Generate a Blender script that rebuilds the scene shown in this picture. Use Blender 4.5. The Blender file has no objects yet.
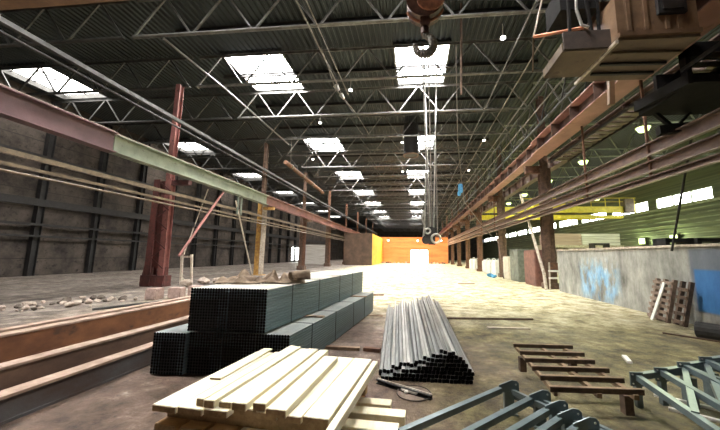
import bpy, bmesh, math, random
from mathutils import Vector, Matrix
random.seed(7)
S = bpy.context.scene
COL = S.collection
R = math.radians
PI = math.pi

# ------------------------------------------------------------------ materials
MATS = {}
def mat(name, col, rough=.7, metal=0., var=.25, scale=6., col2=None, bump=.15, bscale=30., stretch=(1,1,1), spots=None, spotcol=None, lo=.35, hi=.65, spec=None):
    if name in MATS: return MATS[name]
    m = bpy.data.materials.new(name); m.use_nodes = True
    n = m.node_tree; N = n.nodes; L = n.links
    b = N['Principled BSDF']
    b.inputs['Roughness'].default_value = rough
    b.inputs['Metallic'].default_value = metal
    if spec is not None: b.inputs['Specular IOR Level'].default_value = spec
    g = N.new('ShaderNodeNewGeometry')
    mp = N.new('ShaderNodeMapping'); mp.inputs['Scale'].default_value = stretch
    L.new(g.outputs['Position'], mp.inputs['Vector'])
    nz = N.new('ShaderNodeTexNoise'); nz.inputs['Scale'].default_value = scale
    nz.inputs['Detail'].default_value = 6; nz.inputs['Roughness'].default_value = .65
    L.new(mp.outputs[0], nz.inputs['Vector'])
    cr = N.new('ShaderNodeValToRGB')
    if col2 is None:
        a = [c*(1-var) for c in col]; z = [min(1, c*(1+var)) for c in col]
    else: a, z = col2, col
    lo, hi = (lo, hi)
    cr.color_ramp.elements[0].position = lo; cr.color_ramp.elements[1].position = hi
    cr.color_ramp.elements[0].color = (*a, 1); cr.color_ramp.elements[1].color = (*z, 1)
    L.new(nz.outputs['Fac'], cr.inputs['Fac'])
    out = cr.outputs['Color']
    if spots is not None:
        n2 = N.new('ShaderNodeTexNoise'); n2.inputs['Scale'].default_value = spots; n2.inputs['Detail'].default_value = 8
        L.new(mp.outputs[0], n2.inputs['Vector'])
        c2 = N.new('ShaderNodeValToRGB'); c2.color_ramp.elements[0].position = .60; c2.color_ramp.elements[1].position = .72
        L.new(n2.outputs['Fac'], c2.inputs['Fac'])
        mx = N.new('ShaderNodeMix'); mx.data_type = 'RGBA'
        L.new(c2.outputs['Color'], mx.inputs['Factor']); L.new(out, mx.inputs['A']); mx.inputs['B'].default_value = (*spotcol, 1)
        out = mx.outputs['Result']
    L.new(out, b.inputs['Base Color'])
    if bump:
        n3 = N.new('ShaderNodeTexNoise'); n3.inputs['Scale'].default_value = bscale; n3.inputs['Detail'].default_value = 5
        L.new(g.outputs['Position'], n3.inputs['Vector'])
        bp = N.new('ShaderNodeBump'); bp.inputs['Strength'].default_value = bump; bp.inputs['Distance'].default_value = .02
        L.new(n3.outputs['Fac'], bp.inputs['Height']); L.new(bp.outputs[0], b.inputs['Normal'])
    MATS[name] = m
    return m
def emis(name, col, s):
    m = bpy.data.materials.new(name); m.use_nodes = True
    N = m.node_tree.nodes; L = m.node_tree.links
    N.remove(N['Principled BSDF'])
    e = N.new('ShaderNodeEmission'); e.inputs[0].default_value = (*col, 1); e.inputs[1].default_value = s
    L.new(e.outputs[0], N['Material Output'].inputs[0]); MATS[name] = m
    return m

# ------------------------------------------------------------------ mesh helpers
class MB:
    def __init__(s): s.v = []; s.f = []
    def add(s, vs, fs):
        o = len(s.v); s.v += [tuple(v) for v in vs]; s.f += [tuple(i+o for i in f) for f in fs]; return s
    def prism(s, prof, p0, p1, up=(0,0,1), caps=True, prof2=None):
        """profile (x across, y up) swept from p0 to p1"""
        p0, p1 = Vector(p0), Vector(p1); d = (p1-p0).normalized(); u = Vector(up)
        if abs(d.dot(u)) > .98: u = Vector((0,1,0)) if abs(d.y) < .9 else Vector((1,0,0))
        x = d.cross(u).normalized(); y = x.cross(d).normalized()
        n = len(prof); q = prof2 or prof
        vs = [p0+x*a+y*b for a, b in prof]+[p1+x*a+y*b for a, b in q]
        fs = [(i, (i+1) % n, (i+1) % n+n, i+n) for i in range(n)]
        if caps: fs += [tuple(range(n-1, -1, -1)), tuple(range(n, 2*n))]
        return s.add(vs, fs)
    def bar(s, p0, p1, w, h, up=(0,0,1)):
        return s.prism([(-w/2,-h/2),(w/2,-h/2),(w/2,h/2),(-w/2,h/2)], p0, p1, up)
    def tube(s, p0, p1, r, n=10, r2=None):
        P = [(r*math.cos(2*PI*i/n), r*math.sin(2*PI*i/n)) for i in range(n)]
        k = 1 if r2 is None else r2/r
        return s.prism(P, p0, p1, prof2=[(a*k, b*k) for a, b in P])
    def ib(s, p0, p1, w, h, t=.02, up=(0,0,1), tw=None):
        tw = tw or t; a, b = w/2, h/2; c = tw/2
        P = [(-a,-b),(a,-b),(a,-b+t),(c,-b+t),(c,b-t),(a,b-t),(a,b),(-a,b),(-a,b-t),(-c,b-t),(-c,-b+t),(-a,-b+t)]
        return s.prism(P, p0, p1, up)
    def ch(s, p0, p1, w, h, t=.02, up=(0,0,1), flip=1):
        a, b = w*flip, h/2; tt = t*flip
        P = [(0,-b),(a,-b),(a,-b+t),(tt,-b+t),(tt,b-t),(a,b-t),(a,b),(0,b)]
        if flip < 0: P = P[::-1]
        return s.prism(P, p0, p1, up)
    def ang(s, p0, p1, w, t=.012, up=(0,0,1), fx=1, fy=1):
        P = [(0,0),(w*fx,0),(w*fx,t*fy),(t*fx,t*fy),(t*fx,w*fy),(0,w*fy)]
        if fx*fy < 0: P = P[::-1]
        return s.prism(P, p0, p1, up)
    def box(s, x0, x1, y0, y1, z0, z1):
        vs = [(x,y,z) for z in (z0,z1) for y in (y0,y1) for x in (x0,x1)]
        return s.add(vs, [(0,2,3,1),(4,5,7,6),(0,1,5,4),(2,6,7,3),(0,4,6,2),(1,3,7,5)])
    def cyl(s, c, r, h, n=16, axis=(0,0,1)):
        c = Vector(c); a = Vector(axis).normalized()
        return s.tube(c-a*h/2, c+a*h/2, r, n)
    def path(s, pts, r, n=6):
        for a, b in zip(pts, pts[1:]): s.tube(a, b, r, n)
        return s
    def torus(s, c, R_, r, axis='y', n=20, m=8, a0=0, a1=2*PI):
        full = abs(a1-a0-2*PI) < 1e-4; k = n if full else n+1; vs = []
        for i in range(k):
            t = a0+(a1-a0)*i/n
            for j in range(m):
                q = 2*PI*j/m; rr = R_+r*math.cos(q); e = r*math.sin(q)
                x, z = rr*math.cos(t), rr*math.sin(t)
                p = {'y':(x,e,z),'z':(x,z,e),'x':(e,x,z)}[axis]
                vs.append((c[0]+p[0], c[1]+p[1], c[2]+p[2]))
        fs = []
        for i in range(n):
            i2 = (i+1) % k
            for j in range(m): fs.append((i*m+j, i*m+(j+1)%m, i2*m+(j+1)%m, i2*m+j))
        return s.add(vs, fs)
    def build(s, name, m, parent=None, smooth=False, bev=0, loc=None):
        me = bpy.data.meshes.new(name); me.from_pydata(s.v, [], s.f)
        bm = bmesh.new(); bm.from_mesh(me); bmesh.ops.recalc_face_normals(bm, faces=bm.faces)
        if bev: bmesh.ops.bevel(bm, geom=bm.edges[:], offset=bev, segments=2, affect='EDGES', clamp_overlap=True)
        if smooth:
            for f in bm.faces: f.smooth = True
        bm.to_mesh(me); bm.free()
        me.materials.append(MATS[m] if isinstance(m, str) else m)
        o = bpy.data.objects.new(name, me); COL.objects.link(o)
        if parent: o.parent = parent
        if loc: o.location = loc
        return o
def tag(o, label=None, cat=None, group=None, kind=None):
    if label: o['label'] = label
    if cat: o['category'] = cat
    if group: o['group'] = group
    if kind: o['kind'] = kind
    return o
def empty(name, loc=(0,0,0), rz=0, label=None, cat=None, group=None, kind=None):
    o = bpy.data.objects.new(name, None); COL.objects.link(o); o.empty_display_size = .2
    o.location = loc; o.rotation_euler = (0,0,rz)
    return tag(o, label, cat, group, kind)
def copy_tree(o, parent=None, loc=None, rz=None):
    c = o.copy(); COL.objects.link(c)
    if parent: c.parent = parent
    for ch in o.children: copy_tree(ch, c)
    if loc is not None: c.location = loc
    if rz is not None: c.rotation_euler[2] = rz
    return c
ORD = ['first','second','third','fourth','fifth','sixth','seventh','eighth','ninth','tenth','eleventh','twelfth','thirteenth','fourteenth','fifteenth','sixteenth','seventeenth','eighteenth','nineteenth','twentieth']

# ------------------------------------------------------------------ palette
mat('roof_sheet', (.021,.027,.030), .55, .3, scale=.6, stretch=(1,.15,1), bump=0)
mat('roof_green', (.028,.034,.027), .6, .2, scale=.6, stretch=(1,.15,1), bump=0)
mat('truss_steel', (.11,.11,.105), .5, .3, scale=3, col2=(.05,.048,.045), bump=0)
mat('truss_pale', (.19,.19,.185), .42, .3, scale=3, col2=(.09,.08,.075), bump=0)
mat('truss_green', (.30,.34,.24), .5, .3, scale=3, col2=(.16,.17,.12), bump=0)
mat('dark_steel', (.026,.024,.024), .6, .2, scale=4)
mat('dark_red', (.145,.042,.035), .6, .0, scale=3, col2=(.07,.028,.025), spots=9, spotcol=(.05,.03,.028))
mat('pink_paint', (.33,.125,.11), .55, 0, scale=2, col2=(.2,.08,.07), spots=7, spotcol=(.12,.06,.05))
mat('purple_paint', (.15,.082,.085), .5, 0, scale=1.2, col2=(.09,.048,.052), spots=5, spotcol=(.10,.06,.06))
mat('pale_green', (.27,.30,.22), .5, 0, scale=1.2, col2=(.16,.18,.135), spots=5, spotcol=(.14,.13,.10))
mat('red_girder', (.24,.105,.08), .55, 0, scale=1.2, col2=(.14,.06,.05), spots=5, spotcol=(.10,.06,.05))
mat('rose_girder', (.42,.22,.185), .5, 0, scale=1.0, col2=(.27,.14,.12), spots=5, spotcol=(.24,.12,.10))
mat('yellow_column', (.55,.33,.08), .6, 0, scale=4, col2=(.30,.15,.05), spots=6, spotcol=(.12,.06,.03))
mat('rust', (.20,.095,.055), .8, 0, scale=6, col2=(.09,.045,.03))
mat('brown_column', (.19,.115,.08), .7, 0, scale=5, col2=(.09,.055,.04), spots=8, spotcol=(.07,.04,.03))
mat('tan_rail', (.17,.122,.075), .45, .1, scale=3, col2=(.07,.05,.032))
mat('brown_rail', (.17,.105,.08), .5, .2, scale=3, col2=(.09,.055,.045))
mat('rail_top', (.42,.34,.29), .4, .5, scale=3, col2=(.25,.19,.16))
mat('beam_rust', (.27,.115,.05), .75, 0, scale=3, col2=(.15,.06,.03), spots=5, spotcol=(.09,.045,.03), stretch=(1,.6,1))
mat('beam_brown', (.17,.10,.065), .75, 0, scale=3, col2=(.09,.055,.04), stretch=(1,.5,1))
mat('beam_grey', (.10,.095,.095), .7, 0, scale=3, col2=(.075,.05,.04), stretch=(1,.5,1))
mat('beam_dust', (.48,.34,.27), .8, 0, scale=5, col2=(.30,.20,.15))
mat('glare_top', (.78,.75,.68), .6, 0, scale=3, col2=(.60,.57,.50))
mat('glare_grey', (.42,.44,.42), .45, 0, scale=3, col2=(.28,.31,.31))
mat('near_black', (.010,.009,.009), .9, 0, var=.2, spec=.2)  # near-black steel colour; on the pile's tube ends it stands for shade
mat('tube_black', (.034,.037,.042), .6, .0, scale=20, bump=0)
mat('tube_side', (.17,.235,.265), .34, .15, scale=5, col2=(.105,.15,.17), stretch=(1,.1,4), bump=0)
mat('tube_shade', (.005,.005,.006), .9, 0, bump=0, spec=.1)  # shade inside the hollow tubes, put into the colour
mat('strap', (.05,.06,.065), .5, .5, bump=0)
mat('tube_grey', (.26,.27,.26), .36, .1, scale=4, col2=(.13,.135,.13), stretch=(3,.3,3), bump=0)
mat('tube_light', (.48,.48,.45), .36, .1, scale=4, col2=(.28,.28,.26), stretch=(3,.3,3), bump=0)
mat('pine', (.93,.87,.68), .7, 0, scale=5, col2=(.84,.74,.50), stretch=(4,.5,6), bump=.2, bscale=60, spots=9, spotcol=(.80,.70,.44))
mat('end_grain_shade', (.36,.25,.13), .9, 0, scale=14, col2=(.20,.13,.065))  # end grain, browned further for the shade on the stack's front
mat('pine_warm', (.62,.42,.20), .8, 0, scale=5, col2=(.42,.25,.11), stretch=(.6,4,6), bump=.2, bscale=60)
mat('batten', (.44,.30,.20), .85, 0, scale=6, col2=(.24,.16,.11))
mat('grey_paint', (.17,.215,.225), .30, .25, scale=5, col2=(.12,.155,.165), bump=.05)
mat('rack_brown', (.15,.095,.06), .8, 0, scale=7, col2=(.06,.038,.028))
mat('rack_runner', (.34,.24,.14), .8, 0, scale=7, col2=(.16,.10,.06))
mat('canvas', (.40,.30,.21), .95, 0, scale=5, col2=(.16,.11,.075), bump=.5, bscale=25)
mat('canvas_dark', (.10,.075,.06), .95, 0, scale=5)
mat('white_paint', (.80,.78,.72), .6, 0, scale=6, var=.1)
mat('off_white', (.62,.56,.46), .7, 0, scale=8, col2=(.36,.28,.22))
mat('cab_tan', (.24,.145,.082), .5, .1, scale=2.5, col2=(.15,.088,.05), spots=7, spotcol=(.14,.08,.05))
mat('cab_under', (.15,.11,.07), .8, 0, scale=3, col2=(.12,.085,.06), spots=5, spotcol=(.09,.06,.04))
mat('dark_brown', (.05,.033,.025), .7, 0, scale=4)  # plain dark brown of the cab's front plate
mat('cab_orange', (.72,.26,.14), .5, 0, scale=4, var=.2)
mat('cab_glass', (.035,.03,.028), .12, .0, bump=0)
mat('hook_orange', (.45,.19,.10), .5, .1, scale=6, col2=(.16,.07,.05))
mat('hook_brown', (.15,.08,.065), .45, .3, scale=6, col2=(.05,.028,.025))
mat('steel_bright', (.55,.54,.5), .3, .8, bump=0)
mat('cable', (.20,.18,.16), .5, .4, bump=0)
mat('rubber', (.03,.028,.026), .8, 0, scale=9)
mat('brick_pink', (.52,.38,.33), .9, 0, scale=8, col2=(.30,.21,.19))
mat('tray_dust', (.22,.165,.13), .9, 0, scale=8, col2=(.12,.085,.065))
mat('rubble_dark', (.16,.13,.105), .95, 0, scale=8, col2=(.07,.055,.045))
mat('rubble', (.50,.42,.35), .95, 0, scale=8, col2=(.28,.22,.18))
mat('yellow_paint', (.85,.72,.06), .45, 0, scale=3, col2=(.62,.50,.05))
mat('blue_cloth', (.10,.33,.55), .9, 0, scale=8)
mat('pallet_wood', (.33,.24,.18), .85, 0, scale=6, col2=(.17,.12,.09))
mat('orange_wall', (.90,.33,.12), .8, 0, scale=.5, col2=(.66,.20,.07), stretch=(.4,1,3), bump=.1, bscale=6)  # warm lamp glow on the far wall is put into this orange
mat('yellow_wall', (.95,.62,.07), .8, 0, scale=1, col2=(.80,.42,.04))
mat('locker_green', (.20,.22,.18), .6, 0, scale=4, col2=(.11,.125,.10))
mat('locker_red', (.24,.11,.085), .6, 0, scale=4, col2=(.13,.06,.05))
mat('locker_cream', (.72,.66,.52), .6, 0, scale=4, var=.15)
mat('pale_sheet', (.9,.88,.84), .6, 0, scale=2, col2=(.50,.45,.40), stretch=(.2,1,6))
mat('pink_sheet', (.55,.40,.34), .6, 0, scale=2, col2=(.36,.25,.22), stretch=(.2,1,6))
emis('daylight_pane', (1.0,.985,.95), 84)
emis('daylight_pane_dim', (1.0,.97,.92), 14)  # weaker glow for the aisle panes, keeps the left wall dark
emis('daylight_window', (.97,1.0,.95), 16)
emis('daylight_door', (1,.96,.90), 14)
emis('lamp_green', (.80,1.0,.40), 5)
emis('lamp_white', (1,.97,.9), 12)

def node_mat(name):
    m = bpy.data.materials.new(name); m.use_nodes = True; MATS[name] = m
    return m, m.node_tree.nodes, m.node_tree.links, m.node_tree.nodes['Principled BSDF']
def ramp(N, L, src, stops):
    c = N.new('ShaderNodeValToRGB'); e = c.color_ramp.elements
    e[0].position, e[0].color = stops[0][0], (*stops[0][1], 1)
    e[1].position, e[1].color = stops[-1][0], (*stops[-1][1], 1)
    for p, k in stops[1:-1]:
        q = e.new(p); q.color = (*k, 1)
    L.new(src, c.inputs['Fac']); return c.outputs['Color']
def noise(N, L, vec, s, d=6, st=None, rough=.6):
    if st:
        mp = N.new('ShaderNodeMapping'); mp.inputs['Scale'].default_value = st; L.new(vec, mp.inputs['Vector']); vec = mp.outputs[0]
    n = N.new('ShaderNodeTexNoise'); n.inputs['Scale'].default_value = s; n.inputs['Detail'].default_value = d; n.inputs['Roughness'].default_value = rough
    L.new(vec, n.inputs['Vector']); return n.outputs['Fac']
def mix(N, L, f, a, b):
    m = N.new('ShaderNodeMix'); m.data_type = 'RGBA'
    for k, v in (('Factor', f), ('A', a), ('B', b)):
        if isinstance(v, (int, float)): m.inputs[k].default_value = v
        elif isinstance(v, tuple): m.inputs[k].default_value = (*v, 1)
        else: L.new(v, m.inputs[k])
    return m.outputs['Result']
def maprange(N, L, src, a, b):
    m = N.new('ShaderNodeMapRange'); m.inputs['From Min'].default_value = a; m.inputs['From Max'].default_value = b
    L.new(src, m.inputs['Value']); return m.outputs[0]
def bumpn(N, L, b, h, s=.3, d=.05):
    k = N.new('ShaderNodeBump'); k.inputs['Strength'].default_value = s; k.inputs['Distance'].default_value = d
    L.new(h, k.inputs['Height']); L.new(k.outputs[0], b.inputs['Normal'])

# floor: trodden earth and dusty concrete: brown on the left, olive dust right, paled down the nave to put its overexposed light into the colour
m, N, L, b = node_mat('floor_mat')
g = N.new('ShaderNodeNewGeometry'); P = g.outputs['Position']
sx = N.new('ShaderNodeSeparateXYZ'); L.new(P, sx.inputs[0])
n1 = noise(N, L, P, .9, 9); n2 = noise(N, L, P, 3.5, 10, rough=.7); n3 = noise(N, L, P, .28, 5, st=(1,1.4,1)); n4 = noise(N, L, P, 14, 6)
n5 = noise(N, L, P, 1.9, 12, rough=.78); n6 = noise(N, L, P, 7, 10, rough=.8)
brown = ramp(N, L, n5, [(.36,(.045,.026,.017)),(.46,(.135,.085,.060)),(.54,(.20,.13,.095)),(.61,(.30,.215,.165)),(.68,(.66,.56,.47))])
olive = ramp(N, L, n5, [(.34,(.03,.022,.011)),(.45,(.10,.078,.034)),(.55,(.19,.157,.066)),(.68,(.38,.33,.17))])
pale = ramp(N, L, n5, [(.36,(.16,.13,.055)),(.45,(.42,.36,.18)),(.54,(.72,.65,.43)),(.66,(.86,.82,.68))])
add = N.new('ShaderNodeMath'); add.operation = 'MULTIPLY_ADD'; L.new(n3, add.inputs[0]); add.inputs[1].default_value = 6; L.new(sx.outputs[0], add.inputs[2])
c = mix(N, L, maprange(N, L, add.outputs[0], 2.6, 4.4), brown, olive)
add2 = N.new('ShaderNodeMath'); add2.operation = 'MULTIPLY_ADD'; L.new(n1, add2.inputs[0]); add2.inputs[1].default_value = 7; L.new(sx.outputs[1], add2.inputs[2])
c = mix(N, L, maprange(N, L, add2.outputs[0], 10.5, 16), c, pale)
ml = N.new('ShaderNodeMath'); ml.operation = 'MULTIPLY_ADD'; L.new(n1, ml.inputs[0]); ml.inputs[1].default_value = 3; L.new(sx.outputs[0], ml.inputs[2])
c = mix(N, L, maprange(N, L, ml.outputs[0], -5.5, -8.5), c, ramp(N, L, n5, [(.36,(.04,.03,.024)),(.48,(.14,.11,.088)),(.57,(.26,.215,.18)),(.68,(.55,.48,.41))]))
c = mix(N, L, maprange(N, L, n6, .55, .68), c, (.05,.037,.026))
L.new(c, b.inputs['Base Color']); b.inputs['Roughness'].default_value = .8
rr = ramp(N, L, n3, [(.35,(.42,.42,.42)),(.6,(.85,.85,.85))]); L.new(rr, b.inputs['Roughness'])
bumpn(N, L, b, n6, .8, .06)

# grimy precast concrete wall panels
def wallmat(name, dark, lite, seam=1.2, st=(1,1,1)):
    m, N, L, b = node_mat(name)
    g = N.new('ShaderNodeNewGeometry'); P = g.outputs['Position']
    n = noise(N, L, P, .7, 9, st=st, rough=.7); n2 = noise(N, L, P, 4, 6)
    c = ramp(N, L, n, [(.32, dark), (.5, tuple((a+b_)/2 for a, b_ in zip(dark, lite))), (.68, lite)])
    sx = N.new('ShaderNodeSeparateXYZ'); L.new(P, sx.inputs[0])
    fr = N.new('ShaderNodeMath'); fr.operation = 'PINGPONG'; L.new(sx.outputs[2], fr.inputs[0]); fr.inputs[1].default_value = seam/2
    c = mix(N, L, maprange(N, L, fr.outputs[0], .04, .0), c, (.02,.018,.016))
    c = mix(N, L, maprange(N, L, n2, .56, .72), c, dark)
    L.new(c, b.inputs['Base Color']); b.inputs['Roughness'].default_value = .9; bumpn(N, L, b, n2, .4, .05)
wallmat('panel_wall', (.018,.014,.012), (.115,.092,.076))
wallmat('far_panel', (.03,.025,.022), (.07,.06,.05))

# low divider wall of stained concrete with patches of blue paint
m, N, L, b = node_mat('divider_wall')
g = N.new('ShaderNodeNewGeometry'); P = g.outputs['Position']
sx = N.new('ShaderNodeSeparateXYZ'); L.new(P, sx.inputs[0])
n = noise(N, L, P, 1.6, 10, st=(1,1,.45), rough=.72); n2 = noise(N, L, P, 2.6, 7, st=(1,1,.5))
c = ramp(N, L, n, [(.30,(.10,.10,.085)),(.46,(.25,.25,.22)),(.60,(.40,.39,.35)),(.74,(.58,.57,.52))])
def box_mask(y0, y1, z0, z1, soft):
    a = maprange(N, L, sx.outputs[1], y0-soft, y0+soft); b1 = maprange(N, L, sx.outputs[1], y1+soft, y1-soft)
    c1 = maprange(N, L, sx.outputs[2], z0-soft, z0+soft); d1 = maprange(N, L, sx.outputs[2], z1+soft, z1-soft)
    o = a
    for k in (b1, c1, d1):
        mm = N.new('ShaderNodeMath'); mm.operation = 'MULTIPLY'; L.new(o, mm.inputs[0]); L.new(k, mm.inputs[1]); o = mm.outputs[0]
    return o
k = box_mask(11.7, 14.1, .1, 1.5, .25)
mm = N.new('ShaderNodeMath'); mm.operation = 'MULTIPLY'; L.new(k, mm.inputs[0]); L.new(maprange(N, L, n2, .42, .56), mm.inputs[1])
c = mix(N, L, mm.outputs[0], c, ramp(N, L, n, [(.35,(.10,.28,.50)),(.55,(.35,.55,.70)),(.62,(.75,.80,.82))]))
c = mix(N, L, box_mask(2, 8.75, .35, 1.95, .04), c, ramp(N, L, n, [(.3,(.10,.12,.15)),(.6,(.17,.19,.22))]))
c = mix(N, L, box_mask(2, 8.65, .38, 1.42, .03), c, ramp(N, L, n, [(.3,(.03,.13,.34)),(.6,(.05,.20,.46))]))
L.new(c, b.inputs['Base Color']); b.inputs['Roughness'].default_value = .75; bumpn(N, L, b, n, .3, .04)

# ------------------------------------------------------------------ setting
def struct(o, label=None): return tag(o, label, None, None, 'structure')
f = MB(); f.add([(-27,-3,0),(26.4,-3,0),(26.4,126,0),(-27,126,0)], [(0,1,2,3)])
struct(f.build('floor', 'floor_mat'))

SKY_Y = [(2.9,6.7),(14.8,18.6),(26.7,30.5),(38.6,42.4),(50.5,54.3),(62.4,66.2),(74.3,78.1),(86.2,90)]
SKY_X = [(-26.0,-22.4),(-11.0,-7.5),(-1.15,1.9)]
RZ = 13.05
def deck(mb, x0, x1, y0, y1, z=RZ, pitch=.3, h=.07):
    n = max(1, round((x1-x0)/pitch)); w = (x1-x0)/n; pts = []
    for i in range(n):
        a = x0+i*w; pts += [(a, 0), (a+w*.35, 0), (a+w*.5, h), (a+w*.85, h)]
    pts.append((x1, 0))
    vs = [(a, y, z+b_) for y in (y0, y1) for a, b_ in pts]+[(a, y, z+.13) for y in (y0, y1) for a in (x0, x1)]
    k = len(pts); fs = [(i, i+1, i+1+k, i+k) for i in range(k-1)]+[(2*k, 2*k+1, 2*k+3, 2*k+2)]
    mb.add(vs, fs)
def holes_for(xa, xb): return [(a, b_) for a, b_ in SKY_X if a >= xa and b_ <= xb]
cm = MB()
y = -3
for (s0, s1) in SKY_Y+[(126, 126)]:
    deck(cm, -27, 7.6, y, s0)
    if s1 > s0:
        xs = -27
        for a, b_ in SKY_X: deck(cm, xs, a, s0, s1); xs = b_
        deck(cm, xs, 7.6, s0, s1)
    y = s1
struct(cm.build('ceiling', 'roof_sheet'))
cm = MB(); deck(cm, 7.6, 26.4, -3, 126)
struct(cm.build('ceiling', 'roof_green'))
# skylights: curb frame, pane and glazing bars
wn = 0
for iy, (s0, s1) in enumerate(SKY_Y):
    for ix, (a, b_) in enumerate(SKY_X):
        wn += 1
        w = empty('window_%d' % wn, ((a+b_)/2, (s0+s1)/2, RZ), kind='structure')
        hx, hy = (b_-a)/2, (s1-s0)/2
        fm = MB()
        for sgn in (-1, 1):
            fm.box(sgn*hx-.05, sgn*hx+.05, -hy-.05, hy+.05, -.12, .3); fm.box(-hx, hx, sgn*hy-.05, sgn*hy+.05, -.12, .3)
        fm.build('curb', 'truss_steel', w)
        gm = MB(); gm.box(-hx, hx, -hy, hy, .24, .26); gm.build('pane', 'daylight_pane' if ix else 'daylight_pane_dim', w)
        bmv = MB()
        bmv.box(-.025, .025, -hy, hy, .17, .23)
        bmv.box(-hx, hx, -.025, .025, .17, .23)
        if (ix+iy) % 3 == 2 or ix == 0 or ix == 1 and iy < 2:      # loose dangling glazing strips on the worn ones
            for q in range(3):
                u = random.uniform(-hx*.8, hx*.8); v = random.uniform(-hy*.8, hy*.8); an = random.uniform(-.6, .6)
                bmv.bar((u-1.0*math.cos(an), v-.9*math.sin(an), .1), (u+.8*math.cos(an), v+.9*math.sin(an), .14), .05, .03)
        bmv.build('glazing_bar', 'dark_steel', w)

# left wall
wl = MB(); wl.box(-27.2, -26.9, -3, 126, 0, RZ)
struct(wl.build('wall_left', 'panel_wall'))
wb = MB(); wb.box(-27, 26.4, -3.3, -3, 0, RZ); struct(wb.build('wall_near', 'far_panel'))
wf = MB(); wf.box(-27, 26.4, 126, 126.3, 0, RZ); struct(wf.build('wall_far', 'far_panel'))
wr = MB(); wr.box(26.3, 26.6, -3, 126, 0, 7.0); wr.box(26.3, 26.6, -3, 126, 8.15, RZ)
for i in range(16):
    y0 = 6+i*7.5; wr.box(26.3, 26.6, y0-.9 if i else -3, y0+.25, 7.0, 8.15)
struct(wr.build('wall_right', mat('green_cladding', (.15,.175,.10), .6, .1, scale=1, col2=(.06,.072,.05), stretch=(1,.06,5), bump=0)))
# horizontal cladding ribs of the right wall (their own relief)
rb = MB()
for i in range(13):
    z = .9+i*.46; rb.bar((26.24, 4, z), (26.24, 120, z), .10, .10)
struct(rb.build('trim_1', mat('cladding_rib', (.30,.35,.23), .6, .1, scale=1.5, col2=(.07,.08,.055), bump=0, stretch=(1,.3,1))))
rb = MB(); rb.bar((26.15, 4, 6.85), (26.15, 120, 6.85), .3, .22); struct(rb.build('trim_2', 'truss_green'))
for i in range(15):
    y0, y1 = 6.25+i*7.5, 6+(i+1)*7.5-.9
    wn += 1; w = empty('window_%d' % wn, (26.4, (y0+y1)/2, 7.57), kind='structure'); hh = (y1-y0)/2
    MB().box(0, .03, -hh, hh, -.57, .58).build('pane', 'daylight_window', w)
    fm = MB(); fm.box(-.14, 0, -hh, hh, -.6, -.5); fm.box(-.14, 0, -hh, hh, .5, .6)
    for q in (-hh, -hh/3, hh/3, hh): fm.box(-.14, 0, q-.06, q+.06, -.55, .55)
    fm.build('window_frame', 'truss_green', w)

# ------------------------------------------------------------------ roof trusses
def truss(x0, x1, Y, n, zb=11.0, zt=12.85, mt='truss_pale', start_up=True, label='', group='', cat='truss'):
    t = empty('roof_truss', (0, Y, 0), 0, label, cat, group)
    # bottom and top chords: pairs of angles
    bt = MB(); tp = MB()
    for s in (-1, 1):
        bt.ang((x0, s*.012, zb), (x1, s*.012, zb), .10, .014, fx=-s if s > 0 else 1, fy=1) if False else bt.bar((x0, s*.05, zb), (x1, s*.05, zb), .07, .015)
        bt.bar((x0, s*.02, zb+.05), (x1, s*.02, zb+.05), .015, .11)
        tp.bar((x0, s*.05, zt), (x1, s*.05, zt), .07, .015); tp.bar((x0, s*.02, zt-.05), (x1, s*.02, zt-.05), .015, .11)
    bt.build('bottom_chord', mt, t); tp.build('top_chord', mt, t)
    w = (x1-x0)/n
    for i in range(n):
        a = x0+i*w; c = a+w/2; b_ = a+w
        MB().bar((a+.08, 0, zb+.06), (c-.05, 0, zt-.06), .07, .07, up=(0,1,0)).build('diagonal', mt, t)
        MB().bar((c+.05, 0, zt-.06), (b_-.08, 0, zb+.06), .07, .07, up=(0,1,0)).build('diagonal', mt, t)
    return t
YT = [2.9+3.968*i for i in range(2, 31)]       # 10.8, 14.8, 18.8 ...
YT = [10.85, 14.75]+[18.7+3.95*i for i in range(0, 26)]
protoN = None
for i, Y in enumerate(YT):
    lab = '%s grey steel lattice truss under the main hall roof, counted from the camera' % ORD[i] if i < 12 else 'distant lattice roof truss deep down the main hall, beyond the twelfth one'
    if i == 0:
        protoN = truss(-12.3, 7.2, 0, 7, label=lab, group='main hall roof trusses', mt='truss_pale'); protoN.location = (0, Y, 0)
    else:
        c = copy_tree(protoN, loc=(0, Y, 0)); c['label'] = lab
protoL = None
for i, Y in enumerate(YT[:16]):
    lab = '%s dark lattice truss above the left side aisle, counted from the camera' % ORD[i] if i < 8 else 'distant dark truss above the left side aisle, beyond the eighth'
    if i == 0: protoL = truss(-26.9, -12.7, 0, 5, label=lab, group='left aisle roof trusses', mt='truss_steel'); protoL.location = (0, Y, 0)
    else:
        c = copy_tree(protoL, loc=(0, Y, 0)); c['label'] = lab
protoR = None
for i in range(14):
    Y = 12.4+6.5*i
    lab = '%s greenish truss over the right-hand hall, counted from the camera' % ORD[i] if i < 6 else 'distant greenish truss over the right-hand hall, beyond the sixth'
    if i == 0: protoR = truss(7.6, 26.2, 0, 6, zb=9.9, zt=12.85, label=lab, group='right hall roof trusses', mt='truss_green'); protoR.location = (0, Y, 0)
    else:
        c = copy_tree(protoR, loc=(0, Y, 0)); c['label'] = lab

# purlins: slim joists under the deck, along the trusses
for i in range(26):
    Y = 8.9+3.95*i
    p = MB().ib((-12.2, Y, 12.92), (7.1, Y, 12.92), .12, .22, .012).build('purlin', 'dark_steel')
    tag(p, 'dark purlin running across the underside of the main hall roof between two trusses', 'purlin', 'purlins under the main roof')

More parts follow.
